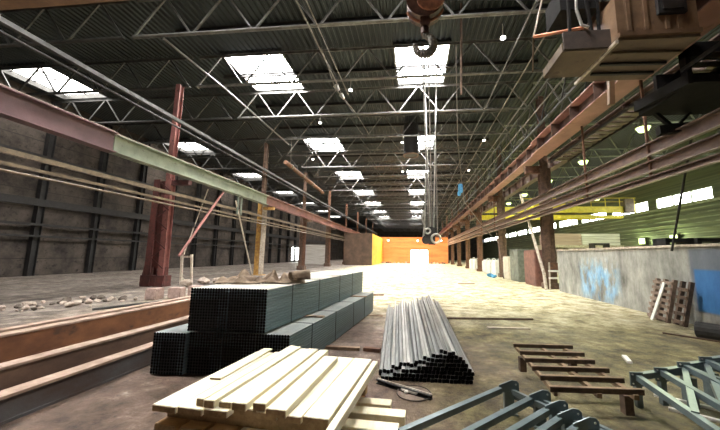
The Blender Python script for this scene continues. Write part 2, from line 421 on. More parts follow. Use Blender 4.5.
# ------------------------------------------------------------------ columns
LY = [14.5, 23.4, 32.6, 42.5, 53.5, 64.5, 76, 88]
RY = [17.4, 26.2, 35.2, 43.0, 51.6, 60.5, 70, 82]
lm = [('dark_red','pink_paint'),('yellow_column','yellow_column'),('brown_column','rust'),('brown_column','rust'),('brown_column','rust'),('rust','rust'),('rust','rust'),('rust','rust')]
lnames = ['broad red built-up steel column beside the trestle on the left','yellow painted steel column behind the tarpaulin, second in the left row','brown steel column, third in the left row','rusty steel column, fourth in the left row','slim rusty column, fifth in the left row','far rusty column, sixth in the left row','far rusty column, seventh in the left row','far rusty column, eighth in the left row']
for i, Y in enumerate(LY):
    big = i == 0
    X = -13.2 if big else -12.55
    t = empty('steel_column', (X, Y, 0), 0, lnames[i], 'column', 'steel columns along the left of the main hall')
    a, c = lm[i]
    if big:
        MB().ib((-.42, 0, 0), (-.42, 0, 5.55), .34, .42, .03, up=(0,1,0)).build('outer_leg', a, t)
        MB().ib((.30, 0, 0), (.18, 0, 5.6), .30, .34, .03, up=(0,1,0)).build('inner_leg', c, t)
        w = MB(); w.box(-.36, .22, -.03, .0, .9, 5.5)
        w.build('web_plate', a, t)
        w = MB()
        for s in (-.42, .30): w.box(s-.27, s+.27, -.27, .27, 0, .06)
        for s in (-.66, -.2, .12, .54):
            w.prism([(0,0),(.22,0),(.05,.95),(0,.95)], (s, -.1, .05), (s+.03, -.1, .05), up=(0,0,1))
        w.box(-.72, .6, -.25, .2, .05, .55)
        w.build('base_plate', a, t)
        MB().ib((.12, 0, 5.6), (.12, 0, 11), .26, .30, .02, up=(0,1,0)).build('upper_shaft', c, t)
        lk = MB()
        for k in range(9):
            z = .9+k*.5; s = 1 if k % 2 else -1
            lk.bar((-.42*s, -.20, z), (.25*s, -.20, z+.5), .06, .015, up=(0,1,0))
        lk.build('lacing', a, t)
    else:
        MB().ib((-.2, 0, 0), (-.2, 0, 6), .3, .26, .025, up=(0,1,0)).build('outer_leg', a, t)
        MB().ib((.2, 0, 0), (.2, 0, 6), .3, .22, .025, up=(0,1,0)).build('inner_leg', 'off_white' if i == 1 else c, t)
        MB().box(-.12, .12, .0, .02, .3, 5.9).build('web_plate', a, t)
        MB().box(-.45, .45, -.28, .28, 0, .45 if i > 1 else .06).build('base_plate', a, t)
        MB().ib((0, 0, 6), (0, 0, 11), .26, .34, .02, up=(0,1,0)).build('upper_shaft', 'brown_column' if i < 3 else c, t)
    MB().prism([(0,0),(.9,0),(.9,.12),(.0,.5)], (-.0, -.12, 5.05), (-.0, .12, 5.05)).build('bracket', a, t) if False else None
    br = MB(); br.box(.1, 1.0, -.12, .12, 5.28, 5.52) if not big else br.box(.1, 1.3, -.12, .12, 5.28, 5.52); br.build('bracket', a, t)
rn = ['tall brown steel column at the end of the low concrete divider wall','brown steel column behind the lockers, second in the right row','dark brown column, third in the right row','dark column, fourth in the right row','far dark column, fifth in the right row','far dark column, sixth in the right row','far dark column, seventh in the right row','far dark column, eighth in the right row']
for i, Y in enumerate(RY):
    t = empty('steel_column', (7.3, Y, 0), 0, rn[i], 'column', 'steel columns along the right of the main hall')
    a = 'brown_column' if i < 2 else 'rust'
    MB().ib((-.12, 0, 0), (-.12, 0, 6.7), .34, .36, .025, up=(0,1,0)).build('lower_shaft', a, t)
    MB().box(.08, .30, -.15, .15, 0, 6.7).build('stiffener', a, t)
    MB().box(-.38, .42, -.28, .28, 0, .3).build('base_plate', a, t)
    MB().ib((0, 0, 6.7), (0, 0, 11), .3, .36, .02, up=(0,1,0)).build('upper_shaft', 'brown_column', t)
    b_ = MB(); b_.box(-1.05, .1, -.13, .13, 6.4, 6.82); b_.build('bracket', 'rust', t)

# ------------------------------------------------------------------ crane girders and rails
def girder(x, y0, y1, zt, zb, m, label, w=.42, rail='rail_top', group='crane girders', wm=None):
    t = empty('crane_girder', (x, y0, 0), 0, label, 'girder', group); l = y1-y0
    MB().box(-w/2, w/2, .02, l-.02, zb, zb+.04).build('bottom_flange', m, t)
    MB().box(-w/2, w/2, .02, l-.02, zt-.04, zt).build('top_flange', m, t)
    MB().box(-.02, .02, .02, l-.02, zb+.04, zt-.04).build('web', wm or m, t)
    MB().bar((0, .02, zt+.05), (0, l-.02, zt+.05), .07, .1).build('crane_rail', rail, t)
    n = max(2, int(l/1.6))
    for k in range(n):
        yy = (k+.5)*l/n
        MB().prism([(0.02,-(zt-zb)/2+.04),(w/2-.02,-(zt-zb)/2+.04),(w/2-.02,(zt-zb)/2-.04),(0.02,(zt-zb)/2-.04)], (0, yy, (zt+zb)/2), (0, yy-.02, (zt+zb)/2)).build('stiffener', wm or m, t)
    return t
XG = -12.0
girder(XG, 2.0, 10.4, 6.42, 5.62, 'purple_paint', 'purplish steel crane girder at upper left, nearest length on the left side', group='crane girders along the left')
girder(XG, 10.4, 22.9, 6.36, 5.62, 'pale_green', 'pale green painted crane girder between the red and the yellow column', group='crane girders along the left')
girder(XG, 22.9, 35, 6.36, 5.62, 'red_girder', 'reddish crane girder just beyond the yellow column', group='crane girders along the left')
girder(XG, 35, 60, 6.36, 5.62, 'red_girder', 'far reddish crane girder on the left side, beyond the third column', group='crane girders along the left')
girder(XG, 60, 100, 6.36, 5.62, 'red_girder', 'farthest crane girder on the left side, near the orange wall', group='crane girders along the left')
XR = 6.45
girder(XR, 3, 15.9, 7.65, 6.95, 'rose_girder', 'rose painted crane girder running under the cab on the right', w=.78, wm='brown_rail', group='crane girders along the right')
girder(XR, 15.9, 26.2, 7.65, 6.95, 'rose_girder', 'pale pink crane girder between the first two right-hand columns', w=.6, wm='brown_rail', group='crane girders along the right')
girder(XR, 26.2, 52, 7.65, 6.95, 'red_girder', 'rusty crane girder between the second and fifth right-hand columns', w=.6, wm='brown_rail', group='crane girders along the right')
girder(XR, 52, 100, 7.65, 6.95, 'red_girder', 'farthest crane girder on the right side of the main hall', w=.5, group='crane girders along the right')
girder(8.25, 3, 100, 7.65, 6.95, 'brown_rail', 'dark crane girder on the right-hall side of the right columns', w=.4, group='crane girders along the right')

def rail(name, p0, p1, kind, m, w, h, label, cat, group=None):
    mb = MB()
    if kind == 'tube': mb.tube(p0, p1, w, 8)
    elif kind == 'ch': mb.ch(p0, p1, w, h, .02, flip=-1)
    else: mb.bar(p0, p1, w, h)
    return tag(mb.build(name, m), label, cat, group)
rail('conduit', (-12.24, 3, 8.5), (-12.24, 96, 8.5), 'bar', 'truss_steel', .16, .16, 'long straight rusty tie bar high above the left crane girders', 'tie bar')
rail('conduit', (-12.24, 3, 8.15), (-12.24, 96, 8.15), 'tube', 'dark_steel', .05, 0, 'thin dark pipe just under the high left tie bar', 'pipe')
rail('channel_rail', (-12.0, 3, 4.62), (-12.0, 60, 4.62), 'bar', 'tan_rail', .10, .16, 'olive brown rail, uppermost of the three left wall-side rails', 'rail', 'three rails along the left columns')
rail('channel_rail', (-12.0, 3, 4.25), (-12.0, 60, 4.25), 'bar', 'tan_rail', .09, .10, 'tan rail, middle of the three long rails on the left', 'rail', 'three rails along the left columns')
rail('channel_rail', (-12.0, 3, 4.04), (-12.0, 60, 4.04), 'tube', 'tan_rail', .045, 0, 'thin pale pipe, lowest of the three long rails on the left', 'rail', 'three rails along the left columns')
for k, (z, h, m_) in enumerate(((4.78, .36, 'brown_rail'), (4.28, .30, 'brown_rail'), (3.92, .16, 'brown_rail'))):
    t = empty('channel_rail', (6.75, 3, z), 0, ['deep dark channel, uppermost of three rails crossing in front of the right columns','brown channel, middle of three rails crossing in front of the right columns','slim brown channel, lowest of three rails crossing in front of the right columns'][k], 'rail', 'three rails along the right columns')
    MB().ch((0, 0, 0), (0, 60, 0), .16, h, .03, flip=-1).build('channel', m_, t)
    MB().bar((-.1, 0, -h/2-.012), (-.1, 60, -h/2-.012), .12, .02).build('lower_edge', 'rail_top', t)
# hangers of the rails
for Y in (18.9, 19.3):
    tag(MB().bar((-11.9, Y, 4.3), (-11.9, Y, 5.6), .1, .06, up=(0,1,0)).build('rail_hanger', 'locker_green'), 'greenish hanger strap from the pale green girder to the rails, %s of the pair' % ('near one' if Y < 19 else 'far one'), 'hanger', 'rail hangers on the left')
for j, Y in enumerate((9, 12.2, 26, 31)):
    tag(MB().bar((6.68, Y, 4.0), (6.68, Y, 6.93), .07, .05, up=(0,1,0)).build('rail_hanger', 'rust'), 'rusty strap holding the right rails under the crane girder, %s from the camera' % ORD[j], 'hanger', 'rail hangers on the right')

# longitudinal lattice bracing above right girders
def lattice(x, y0, y1, zb, zt, m, label, n, group):
    t = empty('lattice_girder', (x, y0, 0), 0, label, 'lattice girder', group); l = y1-y0
    MB().bar((0, 0, zb), (0, l, zb), .12, .1).build('bottom_chord', m, t)
    MB().bar((0, 0, zt), (0, l, zt), .12, .1).build('top_chord', m, t)
    w = l/n
    for i in range(n):
        MB().bar((0, i*w+.05, zb+.05), (0, (i+.5)*w, zt-.05), .06, .06, up=(1,0,0)).build('diagonal', m, t)
        MB().bar((0, (i+.5)*w, zt-.05), (0, (i+1)*w-.05, zb+.05), .06, .06, up=(1,0,0)).build('diagonal', m, t)
lattice(6.9, 5, 60, 9.0, 10.8, 'truss_steel', 'long lattice girder lengthwise above the right crane girder', 24, 'lengthwise lattice girders')
lattice(7.7, 5, 60, 8.4, 10.2, 'truss_steel', 'long lattice girder lengthwise just behind the one above the right crane girder', 24, 'lengthwise lattice girders')
for k, (x, z) in enumerate(((6.0, 8.9), (5.6, 9.6), (5.2, 10.5), (4.4, 10.95))):
    rail('pipe', (x, 6, z), (x, 70, z), 'tube', 'truss_pale' if k % 2 else 'cable', .03, 0, 'thin pipe hung lengthwise at upper right, %s outward from the crane girder' % ORD[k], 'pipe', 'thin pipes above the right crane girder')
# walkway plating with stair-like grating under right girder
t = empty('service_walkway', (0,0,0), 0, 'narrow slatted service walkway beside the rose crane girder on the right', 'walkway')
MB().bar((7.0, 5.5, 6.6), (7.0, 15.8, 6.6), .05, .12).build('side_rail', 'dark_steel', t); MB().bar((7.85, 5.5, 6.6), (7.85, 15.8, 6.6), .05, .12).build('side_rail', 'dark_steel', t)
for k in range(26):
    y = 5.8+k*.39; MB().box(7.02, 7.83, y, y+.22, 6.62, 6.65).build('slat', 'tan_rail', t)

# ------------------------------------------------------------------ left wall dressing
for i in range(14):
    Y = 14.8+3.85*i
    t = MB().ib((-26.65, Y, 0), (-26.65, Y, 12.7), .34, .42, .025, up=(0,1,0)).build('wall_post', 'dark_steel')
    tag(t, '%s dark steel post against the left wall, counted from the left edge' % ORD[i] if i < 9 else 'far dark steel post against the left wall, beyond the ninth', 'post', 'dark posts along the left wall')
for k, (z, h, lab) in enumerate(((5.1, .5, 'deep dark girt along the left wall at mid height'), (3.55, .16, 'thin dark pipe along the left wall under the deep girt'), (2.75, .12, 'lowest thin dark pipe along the left wall'), (8.2, .5, 'high dark girt along the left wall'))):
    tag(MB().bar((-26.3, 4, z), (-26.3, 100, z), .2, h).build('wall_girt', 'dark_steel'), lab, 'girt', 'girts and pipes along the left wall')

# ------------------------------------------------------------------ divider wall on the right
w = MB(); w.box(7.2, 7.5, 1.5, 16.2, 0, 2.0); struct(w.build('wall_divider', 'divider_wall'))
w = MB(); w.box(7.14, 7.56, 1.5, 16.2, 2.0, 2.07); struct(w.build('trim_3', 'off_white'))
# far partition with door
w = MB(); w.box(-9.3, -1.0, 66, 66.3, 0, 5.6); w.box(2.75, 7.0, 66, 66.3, 0, 5.6); w.box(-1.0, 2.75, 66, 66.3, 2.9, 5.6)
struct(w.build('wall_partition', 'orange_wall'))
for k, z in enumerate((1.9, 3.3, 4.5, 5.6)):
    struct(MB().box(-9.3, 7.0, 65.92, 66.0, z-.05, z+.05).build('trim_%d' % (4+k), mat('orange_rib', (.55,.22,.08), .8, 0)))
d = empty('door_1', (.87, 66.15, 0), kind='structure')
MB().box(-1.85, 1.85, -.02, .02, .0, 2.88).build('pane', 'daylight_door', d)
fm = MB(); fm.box(-1.95, -1.83, -.2, .1, 0, 2.95); fm.box(1.83, 1.95, -.2, .1, 0, 2.95); fm.box(-1.95, 1.95, -.2, .1, 2.87, 2.98); fm.box(-.05, .05, -.1, .0, 0, 2.88); fm.build('door_frame', 'rust', d)
w = MB(); w.box(-7.5, -7.2, 50.2, 66.0, 0, 5.3)
struct(w.build('wall_office', 'yellow_wall'))
w = MB(); w.box(-11.9, -7.2, 50, 50.2, 0, 5.3); struct(w.build('wall_office_front', mat('office_front', (.15,.09,.06), .8, 0, scale=1, col2=(.07,.045,.033))))
# left far bay pieces
t = MB(); t.box(-20, -15.5, 52, 52.2, 0, 3.4); tag(t.build('partition_panel', 'pale_sheet'), 'pale partition panel far back in the left aisle', 'panel')
wn += 1; w = empty('window_%d' % wn, (-26.85, 66, 2), kind='structure')
MB().box(0, .04, -2.5, 2.5, -1.6, 1.2).build('pane', 'daylight_window', w)
f_ = MB(); f_.box(0, .1, -2.6, -2.5, -1.7, 1.3); f_.box(0, .1, 2.5, 2.6, -1.7, 1.3); f_.box(0, .1, -2.6, 2.6, 1.2, 1.3); f_.box(0,.1,-2.6,2.6,-1.7,-1.6); f_.build('window_frame', 'dark_steel', w)

# ------------------------------------------------------------------ lamps
def bell(loc, label, r=.28, em='lamp_green', group='lamps'):
    t = empty('pendant_lamp', loc, 0, label, 'lamp', group)
    MB().tube((0,0,.0), (0,0,.32), r, 14, r*.35).build('lamp_shade', 'truss_green' if em == 'lamp_green' else 'dark_steel', t)
    MB().tube((0,0,-.24), (0,0,-.01), r*.55, 14, r*.85).build('bulb', em, t)
    MB().tube((0,0,.32), (0,0,1.0), .015, 6).build('stem', 'cable', t)
for i, Y in enumerate((18.8, 25.4, 31.9, 38.9, 45.4, 51.9)):
    bell((13.8, Y, 9.55), '%s glowing greenish lamp along the ridge of the right hall, from the camera' % ORD[i], .42, group='greenish lamps of the right hall')
bell((22.5, 39.2, 9.0), 'glowing lamp above the railing end of the yellow bridge crane', .5, group='greenish lamps of the right hall')
for i, (Y, z) in enumerate(((32.9, 3.7), (37.2, 3.6))):
    t = empty('flood_lamp', (26.1, Y, z), 0, 'glowing green-white floodlight low on the right wall, %s' % ('nearer and brighter one' if i == 0 else 'farther one'), 'lamp', 'floodlights on the right wall')
    MB().box(-.18, .02, -.48, .48, -.36, .38).build('housing', 'dark_steel', t); MB().box(-.25, -.19, -.42, .42, -.3, .32).build('bulb', 'lamp_green', t)
# small glowing bulbs hanging in the nave roof
for i, (x, y, z) in enumerate(((-6.3, 18.5, 10.4), (-1.0, 22.4, 10.4), (5.2, 22.4, 10.4), (3.4, 11.0, 10.1), (-3.3, 14.2, 10.1), (-9.4, 26.0, 10.4), (-1.3, 30.2, 10.3), (5.4, 30.2, 10.3))):
    t = empty('roof_lamp', (x, y, z), 0, 'small pale bulb hanging below the roof trusses, %s nearest the camera' % ORD[i], 'lamp', 'small bulbs under the main roof')
    MB().torus((0,0,0), .05, .05, 'z', 12, 8).build('bulb', 'lamp_white', t, smooth=True); MB().tube((0,0,.06), (0,0,.6), .015, 6).build('stem', 'cable', t)

# cables lengthwise in the nave
def cable(pts, r, label, m='cable', cat='cable', name='cable', group=None): return tag(MB().path(pts, r, 6).build(name, m), label, cat, group)
cable([(-4.15, 7.5, 10.5), (-4.02, 14.8, 10.5)], .035, 'thin rusty conduit hanging lengthwise near the roof centre, left one of the pair')
cable([(-3.85, 7.5, 10.6), (-3.72, 15.5, 10.6)], .025, 'thin conduit hanging lengthwise near the roof centre, right one of the pair')
cable([(-4.0, 11.5, 10.5), (-4.0, 13.8, 10.0), (-3.9, 18.0, 10.9), (-3.0, 19, 9.6)], .02, 'loose cable drooping from the end of the roof conduit')
cable([(-10.38, 10.4, 10.5), (-10.2, 14.2, 10.5), (-10.2, 22.5, 10.5)], .05, 'pale bar running down from the first to the third roof truss at upper left', 'truss_pale', 'bar', 'tie_bar')
t = empty('junction_lamp', (-4.0, 14.3, 10.2), 0, 'cluster of two pale lamp bodies hanging at the cable end beside the middle skylight', 'lamp')
MB().tube((-.1,-.1,.2), (.05,-.02,-.05), .14, 10, .08).build('lamp_shade', 'steel_bright', t); MB().tube((.15,.1,-.2), (.3,.15,-.42), .12, 10, .07).build('lamp_shade', 'steel_bright', t)
MB().path([(0,0,.3),(.1,.0,0),(.2,.1,-.2)], .02).build('wire', 'cable', t)

# duct hanging at left of nave
t = empty('duct', (0,0,0), 0, 'rusty round duct slung lengthwise between the yellow column and the roof', 'duct')
MB().tube((-9.7, 21.0, 8.55), (-9.9, 31.0, 8.3), .16, 12).build('pipe', 'rust', t)
for k in range(3): MB().bar((-9.75-.06*k, 22+3.5*k, 8.6), (-9.75-.06*k, 22+3.5*k, 10.98), .02, .02, up=(0,1,0)).build('hanger_rod', 'cable', t)
for k in range(4): MB().tube((-9.72-.05*k, 22+2.6*k, 8.52-.06*k), (-9.72-.05*k, 22.15+2.6*k, 8.52-.06*k), .21, 12).build('collar', 'tan_rail', t)

# ------------------------------------------------------------------ braces / trestle / barrier
cable([(-11.95, 14.3, 1.55), (-11.95, 17.35, 5.5)], .07, 'pinkish slanting strut rising from the white trestle to the left girder', 'pink_paint', 'strut', 'strut')
cable([(-11.95, 21.5, .0), (-11.95, 18.7, 5.2)], .05, 'thin pale strut slanting down beside the yellow column', 'off_white', 'strut', 'strut')
cable([(-12.35, 15.1, 1.62), (-12.35, 16.5, 5.5)], .03, 'thin pale rod above the white trestle', 'off_white', 'rod', 'rod')
t = empty('trestle', (-12.1, 15.1, 0), 0, 'white painted trestle with two posts next to the broad red column', 'trestle')
MB().bar((-.25,0,0), (-.35,0,1.62), .1, .1, up=(0,1,0)).build('post', 'off_white', t); MB().bar((.35,0,0), (.2,0,1.62), .1, .1, up=(0,1,0)).build('post', 'off_white', t)
MB().bar((-.35,0,1.5), (.22,0,1.5), .06, .1).build('crossbar', 'off_white', t); MB().bar((-.3,0,.5), (-.25,.5,0), .06, .06).build('foot', 'off_white', t)
cable([(6.78, 16.7, 0), (6.82, 17.0, .85), (6.82, 19.9, 5.7)], .085, 'thick whitish slanting strut in front of the first right-hand column', 'off_white', 'strut', 'strut')
cable([(6.78, 24.3, 0), (6.78, 26.0, 3.75)], .05, 'thin brown slanting strut at the second right-hand column', 'brown_column', 'strut', 'strut')
t = empty('barrier', (7.05, 16.55, 0), 0, 'small white-topped metal barrier frame at the foot of the first right-hand column', 'barrier')
for x in (-.15, .42): MB().bar((x,-.0,0), (x+.03,0,1.42), .06, .06, up=(0,1,0)).build('post', 'off_white', t)
for z in (.98, .62): MB().bar((-.2,-.05,z), (.52,-.05,z), .05, .09).build('crossbar', 'white_paint', t)
MB().box(-.12, .42, -.02, .02, 1.02, 1.40).build('panel', 'rust', t)
# long dark rod
cable([(7.0, 7.9, 5.1), (7.02, 9.03, 1.9)], .03, 'long thin dark rod leaning from the right rails onto the low divider wall', 'dark_steel', 'rod', 'rod')

# lockers and clutter behind the divider's end
t = empty('locker', (7.3, 22.2, 0), 0, 'grey-green metal locker standing between the first two right-hand columns', 'locker')
MB().box(-.35, .4, -.9, .9, 0, 2.2).build('body', 'locker_green', t, bev=.02); MB().box(-.38, -.35, -.85, -.03, .1, 2.1).build('door', 'locker_green', t); MB().box(-.38, -.35, .03, .85, .1, 2.1).build('door', 'locker_green', t)
t = empty('locker', (7.3, 19.6, 0), 0, 'reddish metal locker nearest the whitish strut', 'locker')
MB().box(-.35, .4, -1.2, .6, 0, 2.1).build('body', 'locker_red', t, bev=.02); MB().box(-.38, -.35, -1.15, .55, .1, 2.0).build('door', 'locker_red', t)
t = empty('locker', (7.3, 24.4, 0), 0, 'cream cabinet just before the second right-hand column', 'locker')
MB().box(-.3, .4, -.7, .7, 0, 1.7).build('body', 'locker_cream', t, bev=.02); MB().box(-.33, -.3, -.65, .65, .1, 1.6).build('door', 'locker_cream', t)
for j, Y in enumerate((28.2, 30.2, 32.4, 37.5, 40)):
    t = empty('bag_stand', (7.45, Y, 0), 0, '%s white big bag in the row beyond the second right-hand column' % ORD[j], 'bulk bag', 'white big bags along the right side')
    MB().box(-.42, .42, -.7, .7, .0, 1.35).build('bag', 'white_paint', t, bev=.12)
    MB().torus((0,-.4,1.35), .15, .03, 'y', 10, 6, 0, PI).build('loop', 'white_paint', t)
t = MB(); t.box(-.8, .8, -.05, .05, 0, .02)
# rubbish heap at second column foot (blue)
def rock(name, c, r, m, label, cat, group=None, seed=0, sq=.7):
    rd = random.Random(seed); bm = bmesh.new(); bmesh.ops.create_icosphere(bm, subdivisions=2, radius=1)
    off = [Vector((rd.uniform(-1,1), rd.uniform(-1,1), rd.uniform(-1,1))).normalized() for _ in range(5)]
    for v in bm.verts:
        k = 1
        for o_ in off:
            d_ = v.co.dot(o_)
            if d_ > .62: k *= .62/d_
        v.co = v.co*k; v.co.x *= r*1.2; v.co.y *= r; v.co.z *= r*sq
    zmin = min(v.co.z for v in bm.verts)
    for v in bm.verts: v.co.z -= zmin
    me = bpy.data.meshes.new(name); bm.to_mesh(me); bm.free(); me.materials.append(MATS[m])
    o = bpy.data.objects.new(name, me); COL.objects.link(o); o.location = c; o.rotation_euler[2] = rd.uniform(0, 6)
    return tag(o, label, cat, group)
for j in range(4):
    rock('plastic_sack', (6.2, 24.9+.55*j, 0), .2+.02*(j % 3), 'blue_cloth', 'dark blue sack in the heap at the foot of the second right-hand column', 'sack', 'blue sacks at the second right-hand column', seed=50+j)

# ------------------------------------------------------------------ right hall contents
t = empty('bridge_crane', (0, 38, 0), 0, 'bright yellow bridge crane spanning the right-hand hall', 'bridge crane')
MB().box(8.6, 26.0, -.25, .25, 7.05, 7.75).build('bridge_girder', 'yellow_paint', t)
MB().box(8.6, 22.5, 1.6, 2.1, 6.4, 7.0).build('bridge_girder', 'yellow_paint', t)
MB().box(17.5, 24.5, -.3, .3, 6.35, 6.65).build('end_tie', 'yellow_paint', t)
for k in range(9): MB().bar((13+k*1.6, -.3, 7.75), (13+k*1.6, -.3, 8.75), .06, .06, up=(0,1,0)).build('railing_post', 'yellow_paint', t)
MB().bar((13, -.3, 8.75), (26, -.3, 8.75), .06, .06).build('handrail', 'yellow_paint', t); MB().bar((13, -.3, 8.3), (26, -.3, 8.3), .05, .05).build('handrail', 'yellow_paint', t)
for k in range(3):
    MB().cyl((15.0+1.3*k, .3, 8.25), .5, 1.1, 14, axis=(1,0,0)).build('hoist_drum', 'yellow_paint', t)
MB().box(24.6, 25.6, -.6, .4, 7.0, 8.6).build('end_cabinet', 'tan_rail', t)
for j, (x0, x1, y0, z0, z1, m_, lab) in enumerate(((12.6, 15.6, 30, 2.85, 3.95, 'pink_sheet', 'pinkish striped sheet pack on the racks in the right hall'), (15.7, 19.0, 30, 2.85, 3.95, 'pale_sheet', 'white sheet pack on the racks in the right hall beside the pinkish pack'))):
    t = empty('sheet_pack', ((x0+x1)/2, y0, z0), 0, lab, 'sheet pack', 'sheet packs in the right hall')
    for q in range(4): MB().box((x0-x1)/2, (x1-x0)/2, 0, 2, q*.275, q*.275+.24).build('sheet_layer', m_, t)
t = empty('storage_rack', (15.7, 30, 0), 0, 'pale storage rack with close uprights behind the divider wall', 'rack')
for q in range(14):
    MB().box(-3.4+q*.5, -3.3+q*.5, -.1, 2.1, 0, 2.6).build('upright', 'off_white', t)
MB().box(-3.5, 3.5, -.15, 2.1, 2.6, 2.83).build('shelf', 'off_white', t)
# dark machine bodies peeking over the divider wall
for j, (x, y, w_, h_) in enumerate(((9.1, 12, .8, 2.42), (10.4, 12.2, .95, 2.44), (13.4, 24, 1.0, 2.75))):
    t = empty('roller_stand', (x+.3, y, 0), 0, 'dark low frame peeking over the divider wall, %s from the left' % ['middle one', 'rightmost', 'farthest one and first'][j], 'stand', 'dark frames behind the divider wall')
    MB().box(-w_/2, w_/2, -.3, .3, h_-.14, h_).build('top_beam', 'dark_steel', t)
    for s in (-1, 1): MB().box(s*w_/2-.07, s*w_/2+.07, -.3, .3, 0, h_-.0).build('leg', 'dark_steel', t)

# ------------------------------------------------------------------ operator cab of the crane (upper right)
t = empty('crane_cab', (0,0,0), 0, 'tan riveted operator cab hanging from the crane at upper right', 'crane cab')
Z0 = 6.0
MB().box(4.05, 5.55, 5.9, 7.35, Z0, Z0+.10).build('floor_plate', 'cab_under', t)
w = MB(); w.box(4.05, 5.55, 5.9, 5.98, Z0+.1, Z0+2.1); w.box(4.05, 4.12, 5.98, 7.35, Z0+.1, Z0+1.0); w.box(5.48, 5.55, 5.98, 7.35, Z0+.1, Z0+2.1); w.box(4.12, 5.48, 7.28, 7.35, Z0+.1, Z0+2.1)
w.build('cab_shell', 'cab_tan', t)
for x in (4.26, 4.58, 4.96, 5.18):
    MB().box(x-.05, x+.055, 5.86, 5.9, Z0+.16, Z0+(1.5 if x < 4.7 else .48)).build('pressed_rib', 'cab_tan', t, bev=.018)
MB().box(4.05, 5.55, 5.84, 5.92, Z0+.06, Z0+.15).build('lower_lip', 'cab_tan', t)
MB().box(4.80, 5.32, 5.83, 5.9, Z0+.50, Z0+1.4).build('window_frame', 'dark_steel', t); MB().box(4.87, 5.25, 5.81, 5.835, Z0+.57, Z0+1.34).build('window_pane', 'cab_glass', t)
for k, y in enumerate((6.25, 6.62, 6.98)):
    MB().prism([(-.03,0),(.03,0),(.03,.05),(-.03,.05)], (4.12, y, Z0-.06), (5.5, y+.05, Z0-.06)).build('floor_joist', 'dark_steel' if k else 'cab_under', t)
MB().box(3.12, 4.05, 6.15, 7.1, Z0, Z0+.06).build('platform', 'cab_under', t)
w = MB(); MB().box(3.12, 4.05, 6.10, 6.15, Z0+.02, Z0+.42).build('front_plate', 'dark_brown', t); w.box(3.10, 3.15, 6.15, 7.1, Z0, Z0+.2); w.box(3.12, 4.05, 7.07, 7.12, Z0, Z0+.12); w.build('kick_plate', 'cab_under', t)
MB().bar((4.02, 5.9, Z0-.02), (3.98, 7.4, Z0-.02), .06, .06).build('edge_angle', 'off_white', t)
MB().path([(3.55, 6.12, Z0+.5), (2.72, 6.6, Z0+.72)], .035).build('handrail', 'cab_orange', t)
MB().path([(2.72, 6.6, Z0+.72), (2.82, 7.0, Z0+.1)], .02).build('rail_post', 'cab_under', t)
MB().path([(2.72, 6.6, Z0+.72), (3.0, 6.5, Z0+1.9)], .02).build('rail_post', 'off_white', t)
for a, c in (((3.3,6.2,Z0+.4),(3.35,6.2,Z0+2.4)), ((3.75,6.2,Z0+.4),(3.6,6.25,Z0+2.6)), ((3.95,6.3,Z0+.4),(4.0,6.3,Z0+2.5))):
    MB().bar(a, c, .05, .05, up=(0,1,0)).build('corner_post', 'near_black', t)
MB().box(3.2, 4.0, 6.3, 7.0, Z0+1.1, Z0+1.7).build('controller_box', 'near_black', t)
MB().path([(3.45, 6.1, Z0+1.6), (3.42, 6.1, Z0+.9), (3.5, 6.1, Z0+.55), (3.6, 6.05, Z0+.45)], .03).build('lever', 'steel_bright', t)
MB().box(3.1, 6.6, 6.2, 7.2, Z0+2.1, Z0+2.5).build('hanger_beam', 'dark_steel', t)
for x in (4.3, 5.3): MB().bar((x, 5.25, Z0+1.85), (x, 7.2, Z0+2.3), .15, .15).build('hanger', 'dark_steel', t)
t = empty('access_gantry', (0,0,0), 0, 'nearly black steel access gantry at the upper right edge beside the cab', 'gantry')
MB().box(5.95, 9.2, 6.6, 8.2, 5.45, 5.62).build('deck', 'near_black', t)
w = MB(); w.bar((5.9, 6.6, 5.55), (5.9, 8.2, 5.7), .1, .25); w.bar((5.95, 8.15, 5.6), (7.2, 8.15, 6.75), .14, .16); w.build('stringer', 'near_black', t)
w = MB(); w.box(7.0, 9.2, 7.9, 8.1, 6.9, 7.3); w.box(7.0, 7.12, 7.9, 8.1, 5.6, 7.3); w.box(7.9, 8.05, 7.9, 8.1, 5.6, 7.3); w.build('back_frame', 'near_black', t)
w = MB(); w.box(6.4, 9.2, 8.1, 8.2, 5.6, 6.55); w.build('side_plate', 'near_black', t)
MB().bar((6.25, 8.1, 5.5), (6.7, 8.1, 5.02), .08, .1, up=(0,1,0)).build('brace', 'near_black', t); MB().bar((7.15, 8.1, 5.5), (6.7, 8.1, 5.02), .05, .08, up=(0,1,0)).build('brace', 'near_black', t)
MB().bar((6.3, 8.1, 4.98), (9.2, 7.6, 5.15), .2, .22).build('lower_beam', 'near_black', t)
MB().bar((5.35, 8.3, 5.85), (5.42, 8.3, 6.9), .14, .1, up=(0,1,0)).build('tan_post', 'cab_tan', t)
tag(MB().box(4.2, 7.5, 8.25, 8.55, 6.88, 6.94).build('cross_member', 'near_black'), 'dark cross member lying over the rose girder behind the cab', 'beam') if False else None

# upper left brown beam close to the camera
t = empty('bridge_crane', (-3, 5, 7.1), 0, 'brown box girder of the overhead crane crossing the top left corner of the view', 'bridge crane')
MB().box(-8.6, 9.2, -.35, .25, 0, .8).build('box_girder', 'cab_tan', t)
MB().box(-9.3, -8.7, -1.2, 1.2, -.56, .35).build('end_truck', 'cab_tan', t)
MB().box(9.15, 9.75, -1.2, 1.2, .66, 1.1).build('end_truck', 'cab_tan', t)
MB().box(2.6, 3.9, -.4, 1.5, .82, 1.35).build('trolley', 'cab_tan', t)
w = MB()
for k in range(12): w.box(-8.2+1.5*k, -8.15+1.5*k, .25, .29, .05, .75)
w.build('stiffener_row', 'cab_tan', t)
MB().bar((-6.73, .42, -.26), (-6.66, .42, .1), .04, .03, up=(0,1,0)).build('cable_clip', 'white_paint', t)

